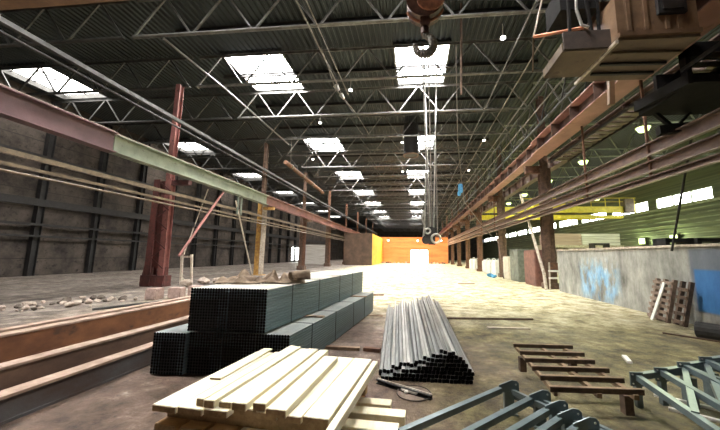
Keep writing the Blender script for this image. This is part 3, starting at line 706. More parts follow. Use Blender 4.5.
# ------------------------------------------------------------------ hook over the aisle
t = empty('crane_hook', (.22, 6, 6.0), 0, 'big orange-brown pulley block with a steel hook hanging at top centre', 'crane hook')
w = MB(); w.cyl((0,0,1.18), .40, .34, 24, axis=(0,1,0)); w.build('pulley_housing', 'hook_brown', t)
w = MB(); w.cyl((.12,-.19,1.18), .30, .05, 24, axis=(0,1,0)); w.build('cheek_plate', 'hook_orange', t)
w = MB(); w.torus((0,0,1.18), .41, .03, 'y', 28, 6, PI*.05, PI*.45); w.torus((0,0,1.18), .41, .03, 'y', 28, 6, PI*1.12, PI*1.42); w.torus((0,0,1.18), .41, .03, 'y', 28, 6, PI*1.58, PI*1.9); w.build('rim_guard', 'hook_orange', t)
w = MB(); w.box(-.1, .1, -.12, .12, .62, .86); w.cyl((0,0,.6), .09, .25, 14); w.build('swivel', 'hook_brown', t)
w = MB(); prev = None
for k in range(17):
    a = R(100)-R(285)*k/16; rr = .055+.045*math.sin(PI*k/16)
    p = (-.02+.2*math.cos(a), 0, .22+.22*math.sin(a))
    if prev: w.tube(prev[0], p, prev[1], 12, rr)
    prev = (p, rr)
w.build('hook', 'cable', t, smooth=True)
w = MB()
for x in (-.28, -.2, .22, .30): w.tube((x, 0, 1.2), (x, 0, 1.95), .012, 6)
w.build('wire_rope', 'cable', t)

# hanging pendant chains with far hook
t = empty('hoist', (.72, 14, 2.2), 0, 'far hoist block with chrome ring hanging on long ropes over the middle of the floor', 'hoist')
for k, (x0, x1, z0, z1) in enumerate(((-.35, -.1, 9.6, .6), (-.28, -.02, 9.6, .6), (-.05, .05, 9.6, .7), (.35, .12, 8.6, .6), (.25, .3, 6.6, .5), (-.2, -.3, 4.2, .6))):
    MB().tube((x0, 0, z0), (x1, 0, z1), .03, 6).build('wire_rope', 'steel_bright' if k % 2 else 'cable', t)
w = MB(); w.cyl((.0,0,.55), .27, .22, 18, axis=(0,1,0)); w.cyl((-.22,.0,.22), .2, .22, 18, axis=(0,1,0)); w.box(-.12, .2, -.1, .1, .0, .45); w.build('hook_block', 'rubber', t)
MB().torus((.22,-.12,.28), .2, .05, 'y', 20, 8).build('ring', 'steel_bright', t, smooth=True)
MB().torus((-.15,-.12,.62), .12, .04, 'y', 16, 8).build('ring', 'steel_bright', t, smooth=True)
MB().path([(-.3,0,1.6),(-.4,0,1.2),(-.28,0,.9),(-.35,0,.3)], .05).build('chain', 'steel_bright', t)
cable([(1.75, 12, 10.7), (1.95, 13.5, 7), (2.5, 15.6, 4.5), (4.4, 19.5, 3.4), (5.9, 22, 2.6)], .022, 'slack thin rope sagging from the hoist towards the right columns')
t = MB(); t.box(-.12, .1, -.06, .06, -.3, .15); t.box(-.16, .0, -.05, .05, -.45, -.22)
tag(t.build('rag', 'blue_cloth', loc=(2.25, 14.9, 5.1), bev=.03), 'blue rag caught on the slack rope right of the far hoist', 'rag')
cable([(2.05, 12.2, 12.8), (1.95, 12.2, 8.5)], .05, 'brown hanging bar beside the middle skylight', 'brown_column', 'bar', 'hanging_bar')
t = empty('roof_vent', (-.35, 24.6, 11.2), 0, 'dark round ventilator drum hanging under the roof left of the second middle skylight', 'ventilator')
MB().tube((0,0,-1.1), (0,0,1.6), .62, 18).build('drum', 'dark_steel', t); MB().torus((0,0,-1.1), .62, .06, 'z', 18, 6).build('rim', 'brown_column', t)

# ------------------------------------------------------------------ tube stack
A = R(-5.4)
def hollow(s, t, y0, y1, depth, ch=.26):
    a = s/2-.0006; k = s*ch; q = a-t; r_ = k*.5
    P = [(-a+k,-a),(a-k,-a),(a,-a+k),(a,a-k),(a-k,a),(-a+k,a),(-a,a-k),(-a,-a+k)]
    I = [(-q+r_,-q),(q-r_,-q),(q,-q+r_),(q,q-r_),(q-r_,q),(-q+r_,q),(-q,q-r_),(-q,-q+r_)]
    vs = [(p[0], y0, p[1]) for p in P]+[(p[0], y1, p[1]) for p in P]+[(p[0], y0, p[1]) for p in I]+[(p[0], y0+depth, p[1]) for p in I]
    n = 8
    fs = [(i, (i+1)%n, (i+1)%n+n, i+n) for i in range(n)]+[tuple(range(n, 2*n))]+[(i, (i+1)%n, (i+1)%n+2*n, i+2*n) for i in range(n)]
    fs += [(i+2*n, (i+1)%n+2*n, (i+1)%n+3*n, i+3*n) for i in range(n)]+[tuple(range(3*n, 4*n))]
    return vs, fs
def sq_tube(mb, x, z, y0, y1, s=.04, t=.005):
    vs, fs = hollow(s, t, y0, y1, .25)
    mb.add([(x+a, b, z+c) for a, b, c in vs], fs)
tube_me = None; top_me = {}
def two_tone(me):   # painted outside, inside coloured black for its shade
    me.materials.append(MATS['tube_shade'])
def bundle(x0, y0, z0, nc, nr, L_, label, s=.04, straps=(.8,1.9,3.1,4.1)):
    """strapped bundle of square tubes, nearest corner at x0,y0 in the stack's own frame"""
    global tube_me
    c, s_ = math.cos(A), math.sin(A)
    X, Y = -3.70+x0*c-y0*s_, 4.13+x0*s_+y0*c
    t = empty('tube_bundle', (X, Y, z0), A, label, 'tube bundle', 'strapped bundles of square tube')
    if tube_me is None:
        mb = MB(); sq_tube(mb, 0, 0, 0, L_); o = mb.build('steel_tube', 'tube_side', t); tube_me = o.data
        tube_me.materials.append(MATS['tube_shade']); tube_me.materials.append(MATS['tube_black'])
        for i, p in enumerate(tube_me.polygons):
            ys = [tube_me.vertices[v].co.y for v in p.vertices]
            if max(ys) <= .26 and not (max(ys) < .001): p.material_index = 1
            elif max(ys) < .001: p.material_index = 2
        bpy.data.objects.remove(o)
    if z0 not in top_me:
        m2 = tube_me.copy(); m2.materials[0] = MATS['tube_side']; m2.materials.append(MATS['glare_top' if z0 > .3 else 'glare_grey'])  # skylight glare on the stack top, put into the top faces' colour
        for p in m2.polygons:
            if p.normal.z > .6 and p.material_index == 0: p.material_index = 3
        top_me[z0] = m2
    cells = [(i, j) for j in range(nr) for i in range(nc)]
    vis = sorted(cells, key=lambda q: (min(nc-1-q[0], nr-1-q[1], q[0] if x0 == 0 else 99), -q[1]))
    keep = set(vis[:100])
    rest = MB()
    for (i, j) in cells:
        x, z = (i+.5)*s, (j+.5)*s
        if (i, j) in keep:
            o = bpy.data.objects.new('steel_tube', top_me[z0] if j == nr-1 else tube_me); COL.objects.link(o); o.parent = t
            o.location = (x, .122*x+random.uniform(-.001, .001), z)
        else: sq_tube(rest, x, z, .122*x+random.uniform(-.001,.001), L_+.122*x)
    if rest.v:
        o = rest.build('inner_tubes', 'tube_black', t); o['kind'] = 'stuff'
        o.data.materials.append(MATS['tube_shade'])
        for q, p in enumerate(o.data.polygons):
            if max(o.data.vertices[v].co.y-.122*o.data.vertices[v].co.x for v in p.vertices) > .2 and max(o.data.vertices[v].co.y for v in p.vertices) < 1: p.material_index = 1
    W, H = nc*s, nr*s
    for y in straps:
        b_ = MB()
        b_.box(-.004, W+.004, y-.012, y+.012, H, H+.004); b_.box(W, W+.004, y-.012, y+.012, -.002, H); b_.box(-.004, 0, y-.012, y+.012, -.002, H)
        b_.build('strap', 'strap', t)
    return t
G = .04
bundle(0, -.02, .02, 12, 14, 5.1, 'lowest tier bundle of black square tubes, leftmost and standing out in front')
bundle(.485, .10, .02, 12, 14, 5.05, 'lowest tier bundle of square tubes, second from the left, set back in shadow')
bundle(.97, .16, .02, 12, 14, 5.05, 'lowest tier bundle of square tubes, third from the left')
bundle(1.455, .22, .02, 12, 14, 5.05, 'lowest tier bundle of square tubes at the right, its blue-grey side exposed')
bundle(.48, .05, .605, 14, 15, 5.0, 'upper tier bundle of square tubes, left one under the tarpaulin')
bundle(1.048, .12, .605, 14, 15, 5.0, 'upper tier bundle of square tubes, right one with exposed blue-grey side')
def in_stack(x, y, z=0):
    c, s_ = math.cos(A), math.sin(A); return (-3.70+x*c-y*s_, 4.13+x*s_+y*c, z)
for k, (y, l0, l1, z, lab) in enumerate(((1.45, .4, 1.93, .582, 'near wooden spacer batten between the two tiers of tubes'), (4.2, .4, 2.0, .582, 'far wooden spacer batten between the two tiers of tubes'),
                                 (.5, 0, 1.9, .0, 'front wooden bearer under the tube stack'), (4.75, 0, 2.35, .0, 'rear wooden bearer under the tube stack, its end sticking out at right'))):
    o = MB().box(l0, l1, 0, .10, 0, .022).build('batten', 'batten'); o.location = in_stack(0, y, z); o.rotation_euler[2] = A
    tag(o, lab, 'batten', 'battens of the tube stack')

# tarpaulin heap on top of the stack
def cloth(name, loc, sx_, sy_, h, m, label, seed, rz=0, fold=3):
    rd = random.Random(seed); nx, ny = 34, 22; vs = []; fs = []
    ph = [rd.uniform(0, 6) for _ in range(6)]
    for j in range(ny):
        for i in range(nx):
            u, v = i/(nx-1)*2-1, j/(ny-1)*2-1
            e = max(0, 1-(u*u)**1.4)*max(0, 1-(v*v)**1.4)
            z = h*e*(.45+.3*math.sin(fold*2.1*u+ph[0]+1.5*v)+.2*math.sin(7*v+ph[1]+3*u)+.16*math.sin(11*u+ph[2]-4*v))
            z = max(.004, z)
            x = u*sx_*(1+.12*math.sin(3*v+ph[3])); y = v*sy_*(1+.18*math.sin(4*u+ph[4]))
            vs.append((x, y, z))
    fs = [(j*nx+i, j*nx+i+1, (j+1)*nx+i+1, (j+1)*nx+i) for j in range(ny-1) for i in range(nx-1)]
    o = MB().add(vs, fs).build(name, m, smooth=True)
    sm = o.modifiers.new('thick', 'SOLIDIFY'); sm.thickness = .006; sm.offset = 1
    o.location = loc; o.rotation_euler[2] = rz
    return tag(o, label, 'tarpaulin')
cloth('tarpaulin', (-2.95, 5.0, 1.212), .42, .28, .20, 'canvas', 'crumpled brown tarpaulin lying on the upper tube bundles, left lump', 4, .1)
cloth('tarpaulin', (-2.45, 5.15, 1.212), .34, .26, .22, 'canvas', 'brown tarpaulin on the upper tube bundles, right lump beside the curled roll', 9, .25, 4)
# the rolled fold, open like a tube
o = MB(); n = 18; vs = []
for k, y in enumerate((0, .08, .18, .30)):
    for i in range(n):
        a = -.3+PI*1.75*i/(n-1); r = .095+.012*k+.01*math.sin(5*i); vs.append((r*1.25*math.cos(a), y, r*math.sin(a)+.10))
o.add(vs, [(k*n+i, k*n+i+1, (k+1)*n+i+1, (k+1)*n+i) for k in range(3) for i in range(n-1)])
o = o.build('canvas_roll', 'canvas', smooth=True); o.location = (-2.12, 5.02, 1.212); o.rotation_euler[2] = R(-50)
sm = o.modifiers.new('thick', 'SOLIDIFY'); sm.thickness = .008; tag(o, 'open curled canvas roll at the right end of the tarpaulin heap', 'canvas roll')

# ------------------------------------------------------------------ rusty beams at left
def hbeam(x, y0, y1, w, h, m, label, dx=.0):
    t = empty('steel_beam', (x, y0, 0), 0, label, 'steel beam', 'long beams lying on the floor at left')
    l = y1-y0; a = math.atan2(dx, l)
    t.rotation_euler[2] = -a
    tf = .03
    MB().box(-w/2, w/2, 0, l, 0, tf).build('bottom_flange', m, t)
    MB().box(-w/2, w/2, 0, l, h-tf, h).build('top_flange', 'beam_dust', t)
    w_ = MB(); w_.box(w/2-.035, w/2-.015, 0, l, tf, h-tf); w_.box(-w/2+.015, -w/2+.035, 0, l, tf, h-tf); w_.build('web', m, t)
    return t
hbeam(-4.22, -1.5, 6.2, .20, .275, 'beam_grey', 'grey-brown steel beam nearest the camera of the floor beams', dx=.12)
hbeam(-5.12, -1.5, 9.0, .22, .33, 'beam_brown', 'brown steel beam, second from the camera of the floor beams', dx=.30)
hbeam(-6.55, -1.0, 10.0, .24, .42, 'beam_rust', 'rusty orange-brown steel beam, third from the camera of the floor beams', dx=.32)
hbeam(-6.95, -1.0, 10.2, .20, .42, 'beam_rust', 'rusty steel beam farthest from the camera of the floor beams', dx=.32)
cable([(-9.4, 8.2, .03), (-8.6, 10.2, .03), (-7.6, 12.4, .03)], .04, 'thin dark rod lying on the ground behind the rusty floor beams', 'dark_steel', 'rod', 'rod')

# three pinkish concrete blocks
for j, (x, y) in enumerate(((-9.55, 10.45), (-9.05, 10.9), (-8.75, 11.5))):
    t = MB(); t.box(-.22, .22, -.2, .2, 0, .40)
    o = t.build('concrete_block', 'brick_pink', bev=.03, loc=(x, y, 0)); o.rotation_euler[2] = .2*j
    tag(o, 'pinkish concrete block behind the rusty floor beams, %s of three' % ['leftmost', 'middle one', 'rightmost'][j], 'block', 'three concrete blocks on the floor')
rr_ = random.Random(3)
for j in range(14):
    x, y = -11.2+rr_.uniform(-.9, 1.6), 15.4+rr_.uniform(-1.2, 1.6)
    rock('rubble_stone', (x, y, 0), rr_.uniform(.12, .34), 'rubble', 'pale broken stone in the rubble behind the tube stack at left', 'stone', 'rubble behind the tube stack', seed=j)
for j in range(80):
    u = rr_.random(); y = 6.6+u*3.9; x = -12.6+u*1.9+rr_.gauss(0, .55)
    if x > -8.4: continue
    rock('rubble_stone', (x, y, -.01), rr_.uniform(.035, .12), 'rubble' if j % 3 else 'rubble_dark', 'small stone in the low rubble bed left of the rusty beams', 'stone', 'rubble left of the floor beams', seed=100+j, sq=.85)

# ------------------------------------------------------------------ loose tube pile in the middle
def loose_mesh(L_, m, s=.05, t=.005):
    mb = MB(); vs, fs = hollow(s, t, 0, L_, .4, .14)
    o = mb.add(vs, fs).build('square_tube', m); me = o.data
    me.materials.append(MATS['tube_shade'])
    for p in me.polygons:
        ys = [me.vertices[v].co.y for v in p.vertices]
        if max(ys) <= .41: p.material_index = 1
    me.materials.append(MATS['near_black'])
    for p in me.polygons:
        if max(me.vertices[v].co.y for v in p.vertices) < .001: p.material_index = 2  # shade over the pile's front ends, put into the rim colour
    bpy.data.objects.remove(o); return me
LM = [loose_mesh(5.6, 'tube_grey'), loose_mesh(6.1, 'tube_light'), loose_mesh(5.2, 'tube_grey')]
prof = [(-.50,.09),(-.40,.12),(-.24,.18),(0,.24),(.2,.32),(.37,.40),(.48,.41),(.60,.34),(.70,.28),(.78,.10)]
def ph(x):
    for (a, h0), (b_, h1) in zip(prof, prof[1:]):
        if a <= x <= b_: return h0+(h1-h0)*(x-a)/(b_-a)
    return 0
rt = random.Random(11); cnt = 0
for row in range(9):
    x = -.50+.012*row
    while x < .80:
        z = .026+row*.0505
        if z+.02 <= ph(x)+.015:
            top = z+.07 > ph(x)
            fr = (x+.5)/1.3
            ang = R(4.6)*(1-fr)-R(.5)+R(rt.uniform(-.35, .35))*(1 if top else .3)
            o = bpy.data.objects.new('square_tube', LM[rt.randrange(3)]); COL.objects.link(o)
            yoff = 4.36+(rt.uniform(-.05, .03) if top else rt.uniform(-.012, .012))+(.14*(1-fr) if top and fr < .7 else 0)+row*.003
            o.location = (x+rt.uniform(-.003, .003), yoff, z)
            o.rotation_euler = (0, R(rt.uniform(-11, 11)) if top else R(rt.uniform(-2, 2)), ang)
            tag(o, 'loose grey square steel tube in the long pile at the middle of the floor', 'steel tube', 'loose square tubes in the middle pile'); cnt += 1
        x += .0516
t = empty('square_tube_end', (0,0,0)); bpy.data.objects.remove(t)
o = MB().box(-.65, .95, 0, .09, 0, .001); 

# ------------------------------------------------------------------ lumber
BA = R(-5.5)
def plank(x0, x1, y0, y1, z0, z1, label, m='pine', base=(-2.1, 2.4), rot=BA, group='pale planks in the foreground stack', jig=0, cat='plank', name='plank'):
    o = MB().box(0, x1-x0, 0, y1-y0, 0, z1-z0).build(name, m, bev=.004)
    o.data.materials.append(MATS['end_grain_shade'])
    for q in o.data.polygons:
        if abs(q.normal.y) > .9 and q.area > 1e-4: q.material_index = 1
    c, s_ = math.cos(rot), math.sin(rot)
    o.location = (base[0]+x0*c-y0*s_, base[1]+x0*s_+y0*c, z0); o.rotation_euler[2] = rot+jig
    return tag(o, label, cat, group)
# deck planks
dk = [(0,.225),(.23,.45),(.455,.66),(.665,.87),(.875,1.05),(1.055,1.25),(1.255,1.46)]
for i, (a, b_) in enumerate(dk):
    plank(a, b_, rr_.uniform(-.01,.02)+(.0 if i < 3 else .07), 1.36+rr_.uniform(-.03, .06), .445, .495, 'pale plank in the top deck of the foreground lumber stack, %s from the left' % ORD[i], group='deck planks of the lumber stack')
up = [(.36,.43,-.0),(.44,.53,-.01),(.55,.66,.02),(.68,.80,.0),(.84,.95,.03),(.99,1.15,-.03)]
nm = ['small square-ended batten, leftmost','small square-ended batten, second','plank, third','plank, fourth','plank, fifth','widest plank, rightmost']
for i, (a, b_, y0) in enumerate(up):
    o = plank(a, b_, y0+.04, 1.50-(.28 if i == 5 else .02*i), .4965, .555 if i != 2 else .54, '%s of the six pale pieces lying on top of the lumber deck' % nm[i], group='pieces on top of the lumber deck', jig=R(-.8+.5*i))
# top-left thin lath and edge
plank(.08, .2, .5, 1.45, .4965, .515, 'thin pale lath near the left edge on top of the lumber deck', group='pieces on top of the lumber deck', jig=R(2))
plank(1.475, 1.535, -.12, 1.42, .40, .475, 'long pale beam along the right edge of the lumber stack', group='edge beams of the lumber stack')
# cross bearers and lower layers
for i, y in enumerate((.10, .66, 1.22)):
    plank(.04, 1.47, y, y+.09, .355, .4445, '%s bearer crossing beneath the lumber deck, counted from the camera' % ORD[i], m='pine_warm', group='bearers of the lumber stack')
for i in range(6):
    a = .03+i*.24
    plank(a, a+.20, .0-(.08 if i in (3, 4) else 0), 1.36, .285, .3545, 'plank in the lower layer of the lumber stack, %s from the left' % ORD[i], m='pine_warm' if i < 3 else 'pine', group='lower layer of the lumber stack')
for i, y in enumerate((.08, 1.15)):
    plank(.0, 1.46, y, y+.09, .20, .2845, '%s lower bearer of the lumber stack, counted from the camera' % ORD[i], m='pine_warm', group='lower bearers of the lumber stack')
for i in range(5):
    a = .0+i*.29
    plank(a, a+.24, -.05, 1.36, .085, .1995, 'thick timber in the bottom layer of the lumber stack, %s from the left' % ORD[i], m='pine_warm', group='bottom layer of the lumber stack')
for i, y in enumerate((.1, 1.1)):
    plank(.02, 1.4, y, y+.09, .0, .0845, '%s sleeper on the floor beneath the lumber stack' % ORD[i], m='batten', group='sleepers of the lumber stack')
# side pieces at right, lying crosswise
XC = R(-3)
sp = [(-.63,-.26,3.34,.16,'short pale plank sticking out farthest behind the lumber stack at right'), (-.63,-.10,3.02,.22,'upper crosswise pale plank beside the right edge of the lumber stack'), (-.63,-.15,2.74,.24,'lower crosswise pale plank beside the right edge of the lumber stack'), (-.63,-.13,2.52,.18,'crosswise plank nearest the camera beside the lumber stack')]
for (x0, x1, y, z, lab) in sp:
    o = MB().box(0, x1-x0, 0, .14, -.09, 0).build('plank', 'pine', bev=.004); o.location = (x0, y, z); o.rotation_euler[2] = XC
    tag(o, lab, 'plank', 'crosswise planks at the lumber stack')
for k, (x, y) in enumerate(((-.5, 2.5), (-.22, 2.45))):
    o = MB().box(0, .07, 0, .98, 0, .085).build('bearer_block', 'pine_warm', bev=.003); o.location = (x, y, 0)
    tag(o, 'bearer on the floor under the crosswise planks, %s' % ['left one', 'right one'][k], 'bearer', 'bearers under the crosswise planks')

# ------------------------------------------------------------------ floor odds and ends
def stick(p0, p1, w, h, m, label, cat='plank', name='wood_strip', group=None):
    return tag(MB().bar((p0[0], p0[1], h/2), (p1[0], p1[1], h/2), w, h).build(name, m, bev=.003), label, cat, group)
stick((-1.7, 5.62), (-1.0, 5.6), .10, .05, 'batten', 'brown timber offcut between the tube stack and the tube pile, left piece', group='offcuts by the tube stack')
stick((-.92, 5.6), (-.62, 5.55), .10, .06, 'rust', 'short rusty offcut touching the left of the tube pile', group='offcuts by the tube stack')
stick((.85, 8.55), (3.16, 8.75), .05, .05, 'rack_brown', 'long dark thin strip lying right of the tube pile', 'strip')
stick((1.7, 7.64), (2.69, 7.68), .10, .03, 'off_white', 'short pale strip lying right of the tube pile', 'strip')
stick((3.58, 5.82), (3.46, 5.5), .07, .04, 'white_paint', 'small white block lying beyond the right-hand frames', 'block')
stick((-1.9, 13.0), (-1.35, 13.1), .3, .06, 'batten', 'brown board lying far behind the tube stack', 'board')
stick((2.6, 19.0), (3.6, 19.2), .12, .05, 'batten', 'thin board lying far off on the pale floor', 'board')
t = empty('channel_bar', (-.50, 4.27, 0), math.atan2(-.38, .68), 'dark channel bar with pale top edge lying in front of the tube pile', 'bar')
MB().ch((0,0,.03), (.80,0,.03), .05, .05, .008).build('channel', 'dark_steel', t); MB().box(0, .80, -.02, -.0, .052, .062).build('pale_edge', 'off_white', t)
t = empty('shallow_dish', (-.02, 4.0, 0), 0, 'shallow round tray with a white rag in front of the tube pile', 'tray')
MB().torus((0,0,.01), .21, .007, 'z', 28, 6).build('rim', 'rubble_dark', t); MB().cyl((0,0,.004), .205, .006, 28).build('tray_base', 'tray_dust', t)
o = MB(); o.bar((-.13,.05,.03), (.07,-.05,.03), .05, .03); o.bar((-.08,-.05,.03), (-.0,.06,.03), .04, .03); o = o.build('white_rag', 'white_paint', bev=.008, loc=(-.05, 4.0, 0)); tag(o, 'small white crossed scrap lying in the round tray', 'scrap')

# ------------------------------------------------------------------ rusty ladder-like rack on the floor
RA = 0
t = empty('rack_frame', (0,0,0), 0, 'rusty ladder-like steel frame with six crossbars lying low on the floor', 'frame')
rows = [(1.60,2.49,5.30),(1.58,2.47,4.93),(1.54,2.44,4.61),(1.52,2.44,4.30),(1.50,2.42,3.99),(1.48,2.42,3.68)]
rz_ = .30
for (a, b_, y) in rows:
    w = MB(); w.bar((a-.02, y, rz_-.01), (b_+.02, y+.04, rz_-.01), .045, .012); w = w.build('crossbar', 'rack_runner', t); MB().bar((a-.02, y-.028, rz_-.03), (b_+.02, y+.012, rz_-.03), .010, .055).build('lip', 'rack_brown', w)
for k, (x0, x1) in enumerate(((1.64, 1.52), (2.05, 1.97), (2.40, 2.34))):
    MB().bar((x0, 5.36, rz_-.075), (x1, 3.66, rz_-.075), .05 if k else .035, .05).build('runner', 'rack_runner', t)
for (x, y) in ((1.60,4.95),(2.32,3.8),(2.34,5.0)):
    MB().box(x-.045, x+.045, y-.045, y+.045, 0, rz_-.1).build('foot_block', 'rack_brown', t)

# ------------------------------------------------------------------ grey steel frames, left nest
def bolt_plate(pts, y, th=.012): pass
def knee_frame(ap, ld, rd, L1, L2, z, label, s=.055, group='grey steel frames nested at bottom right', jz=0):
    """apex at ap (x,y); ld/rd: end points of the two rafters relative to the apex; z: top height"""
    t = empty('steel_frame', (ap[0], ap[1], 0), 0, label, 'steel frame', group)
    MB().bar((-.05+ld[0]*.04, ld[1]*.04, z-.03), (ld[0], ld[1], z-.03), s, s).build('rafter', 'grey_paint', t)
    MB().bar((.04, -.02, z-.05), (rd[0], rd[1], z-.05), .04, .05).build('rafter', 'grey_paint', t)
    MB().bar((.06, -.0, z-.11), (rd[0]+.03, rd[1]+.05, z-.11), .035, .035).build('lower_rail', 'grey_paint', t)
    # gusset plate with sloping top edge, long tail and bolt hole
    d = Vector((.975, .12, 0)).normalized()
    P = [(-.10,-.055),(.10,-.035),(.10,.045),(.06,.075),(-.00,.075),(-.10,.03)]
    P = [(-.11,-.05),(.08,-.07),(.11,-.06),(.11,.035),(.085,.062),(.03,.07),(-.11,.02)]
    w = MB(); nrm = Vector((d.y, -d.x, 0))
    v0 = [Vector((0,-.02,z+.0))+d*a+Vector((0,0,b_)) for a, b_ in P]; v1 = [q+nrm*.012 for q in v0]; n = len(P)
    w.add(v0+v1, [(i, (i+1)%n, (i+1)%n+n, i+n) for i in range(n)]+[tuple(range(n)), tuple(range(2*n-1, n-1, -1))])
    g_ = w.build('gusset_plate', 'grey_paint', t)
    h = MB(); c = Vector((0,-.02,z))+d*.075+Vector((0,0,.025)); h.tube(c-nrm*.002, c+nrm*.016, .010, 10); h.build('bolt_hole', 'white_paint', g_)
    MB().box(-.05, .05, -.035, .035, 0, z-.04).build('post', 'grey_paint', t, bev=.004)
    MB().box(-.08, .08, -.06, .06, 0, .012).build('foot_plate', 'grey_paint', t)
    return t
aps = [(1.02, 3.66, .28), (1.26, 3.44, .285), (1.32, 3.21, .29), (1.36, 3.05, .295), (1.42, 2.90, .30)]
for i, (x, y, z) in enumerate(aps):
    k = 1-.05*i
    knee_frame((x, y), (-1.15*k, -.98*k), (.62, -.88), 0, 0, z, 'grey angled steel frame with bolted corner plate at bottom right, %s' % ['farthest of five', 'second farthest of five', 'middle of five', 'second nearest of five', 'nearest of five'][i], group='five nested grey frames')

# ------------------------------------------------------------------ grey steel frames, right nest (triangular trusses lying on edge)
def tri_frame(ap, z, label, k=1.0):
    t = empty('triangular_frame', (ap[0], ap[1], 0), 0, label, 'steel frame', 'triangular grey frames at the right edge')
    s = .06
    pA = (.0, 0, z); near = (-.16*k, -1.25*k, z-.02); far = (1.30*k, .42*k, z+.05)
    MB().bar(pA, near, s, s).build('lower_chord', 'grey_paint', t)
    MB().bar((0, .03, z), far, s, s*1.1).build('upper_chord', 'grey_paint', t)
    MB().bar((.66*k, .20*k, z+.03), (-.10*k, -.84*k, z-.01), .055, .08).build('strut', 'grey_paint', t)
    MB().bar((.74*k, .24*k, z+.03), (.95*k, -.75*k, z), .05, .08).build('strut', 'grey_paint', t)
    w = MB(); w.box(-.09, .05, -.01, .005, z-.09, z+.06); w.build('end_plate', 'grey_paint', t)
    for (x, zz) in ((-.065, z+.035), (-.065, z-.065), (.025, z-.065)):
        MB().tube((x, -.018, zz), (x, -.008, zz), .009, 8).build('bolt', 'white_paint', t)
    MB().box(-.03, .03, .0, .06, 0, z-.03).build('post', 'grey_paint', t)
    MB().box(.58*k, .66*k, .05, .12, 0, z-.0).build('post', 'grey_paint', t)
    return t
tri_frame((2.56, 3.95), .33, 'grey triangular steel frame at the right edge, frontmost with dark end plate', 1.0)
tri_frame((2.90, 4.05), .36, 'grey triangular steel frame at the right edge, second', .98)
tri_frame((3.24, 4.16), .40, 'grey triangular steel frame at the right edge, third', .96)
tri_frame((3.58, 4.27), .44, 'grey triangular steel frame at the right edge, rearmost', .95)
stick((2.85, 3.95), (3.55, 3.45), .05, .03, 'white_paint', 'white strip on the floor under the right-hand frames, upper one', 'strip', group='white strips under the frames')
stick((2.95, 4.3), (3.6, 3.85), .05, .03, 'white_paint', 'white strip on the floor under the right-hand frames, farther one', 'strip', group='white strips under the frames')

# ------------------------------------------------------------------ pallet, plank and log by the divider wall
t = empty('pallet', (6.64, 9.62, 0), R(-94), 'grey wooden pallet leaning on edge against the divider wall', 'pallet')
tp = R(14)
for j in range(7):
    z = .06+j*.155
    MB().box(0, .72, -.02+z*math.tan(-tp)*-1, .0+z*math.tan(tp), z, z+.085).build('slat', 'pallet_wood', t)
for x in (.05, .36, .68):
    MB().bar((x, .06, 0), (x, .06+1.12*math.tan(tp), 1.12), .08, .09, up=(0,1,0)).build('runner', 'pallet_wood', t)
t2 = empty('pallet', (6.68, 8.82, 0), R(-94), 'dark second pallet leaning just right of the grey pallet at the divider wall', 'pallet')
for j in range(5):
    z = .06+j*.2
    MB().box(0, .35, -.02+z*math.tan(tp), .0+z*math.tan(tp), z, z+.085).build('slat', 'rack_brown', t2)
for x in (.03, .30):
    MB().bar((x, .06, 0), (x, .06+1.1*math.tan(tp), 1.1), .08, .09, up=(0,1,0)).build('runner', 'rack_brown', t2)
tag(MB().bar((6.52, 9.30, 0), (6.72, 9.0, 1.04), .09, .03, up=(1,0,0)).build('white_plank', 'white_paint', bev=.003), 'white plank leaning against the grey pallet', 'plank')
t = empty('timber_log', (6.12, 7.45, 0), 0, 'dark grimy log lying on the floor at the right edge', 'log')
o = MB(); n = 14; prev = None
pts = [(0,.0,.17),(.35,-.5,.175),(.62,-1.1,.16)]
for a, b_ in zip(pts, pts[1:]): o.tube(a, b_, .17, 14, .165)
o.build('trunk', 'rubber', t)
o = MB(); o.tube((-.012,.01,.17), (.0,.0,.17), .165, 14); o.build('cut_end', 'batten', t)
stick((5.6, 7.7), (6.5, 6.8), .05, .03, 'rack_brown', 'thin strip on the floor in front of the dark log', 'strip')

# junk at the foot of the far wall
jk = random.Random(21)
for j in range(16):
    x = [-6.9,-6.5,-6.1,-5.7,-5.2,-4.4,-3.6,-2.8,-2.0,3.3,3.9,4.5,5.1,5.7,6.2,-1.5][j]
    rock('debris_lump', (x, 64.6+jk.uniform(-.6,.6), 0), jk.uniform(.2,.33), jk.choice(['rust','rubble','brick_pink','off_white','dark_steel']), 'lump of debris at the foot of the far orange wall', 'debris', 'debris at the orange wall', seed=300+j)

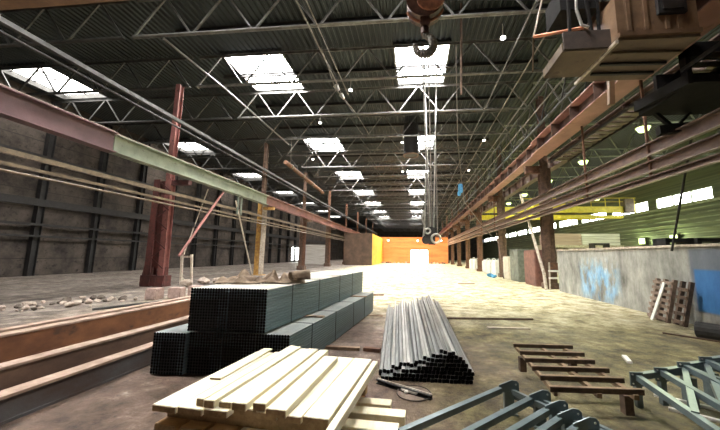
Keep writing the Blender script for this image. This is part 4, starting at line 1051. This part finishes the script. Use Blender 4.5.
# ------------------------------------------------------------------ lights the place has
def area(name, loc, sx_, sy_, e, col, rot=(0,0,0)):
    l = bpy.data.lights.new(name, 'AREA'); l.shape = 'RECTANGLE'; l.size = sx_; l.size_y = sy_; l.energy = e; l.color = col
    o = bpy.data.objects.new(name, l); COL.objects.link(o); o.location = loc; o.rotation_euler = rot; return o
def point(name, loc, e, col, r=.25):
    l = bpy.data.lights.new(name, 'POINT'); l.energy = e; l.color = col; l.shadow_soft_size = r
    o = bpy.data.objects.new(name, l); COL.objects.link(o); o.location = loc; return o
for i, (x, e) in enumerate(((-5.5, 700), (.5, 600), (5.2, 800))):
    point('wall_lamp_light', (x, 61.5, 4.5), e, (1, .62, .30))
    bell((x, 61.5, 4.8), 'small lamp hung before the orange wall, %s' % ['left one', 'middle one', 'right one'][i], .2, 'lamp_white', 'lamps before the orange wall')

for i, Y in enumerate((18.8, 25.4, 31.9, 38.9, 45.4, 51.9)):
    area('hall_lamp_light', (13.8, Y, 9.2), .8, .8, 760, (.88, 1, .60))
for Y in (32.9, 37.2): point('flood_light', (25.2, Y, 3.7), 260, (.86, 1, .5))
W = bpy.data.worlds.new('World'); S.world = W; W.use_nodes = True
bg = W.node_tree.nodes['Background']; bg.inputs[0].default_value = (.75,.82,.95,1); bg.inputs[1].default_value = .35

# ------------------------------------------------------------------ camera
cam = bpy.data.cameras.new('camera'); co = bpy.data.objects.new('camera', cam); COL.objects.link(co); S.camera = co
ya, pi_, ro = .098, .133, .011
fwd = Vector((-math.sin(ya)*math.cos(pi_), math.cos(ya)*math.cos(pi_), math.sin(pi_)))
right = Vector((math.cos(ya), math.sin(ya), 0)); upv = right.cross(fwd)
a = right*math.cos(ro)+upv*math.sin(ro); bb = -right*math.sin(ro)+upv*math.cos(ro)
co.matrix_world = Matrix(((a.x, bb.x, -fwd.x, 0), (a.y, bb.y, -fwd.y, 0), (a.z, bb.z, -fwd.z, 1.7), (0,0,0,1)))
cam.sensor_width = 36; cam.lens = 15; cam.shift_x = -26/720; cam.shift_y = 0; cam.clip_start = .05; cam.clip_end = 400

S.view_settings.view_transform = 'Standard'; S.view_settings.look = 'None'; S.view_settings.gamma = 1; S.view_settings.exposure = -.22
S.cycles.max_bounces = 8; S.cycles.diffuse_bounces = 4
print('tubes in pile', cnt)
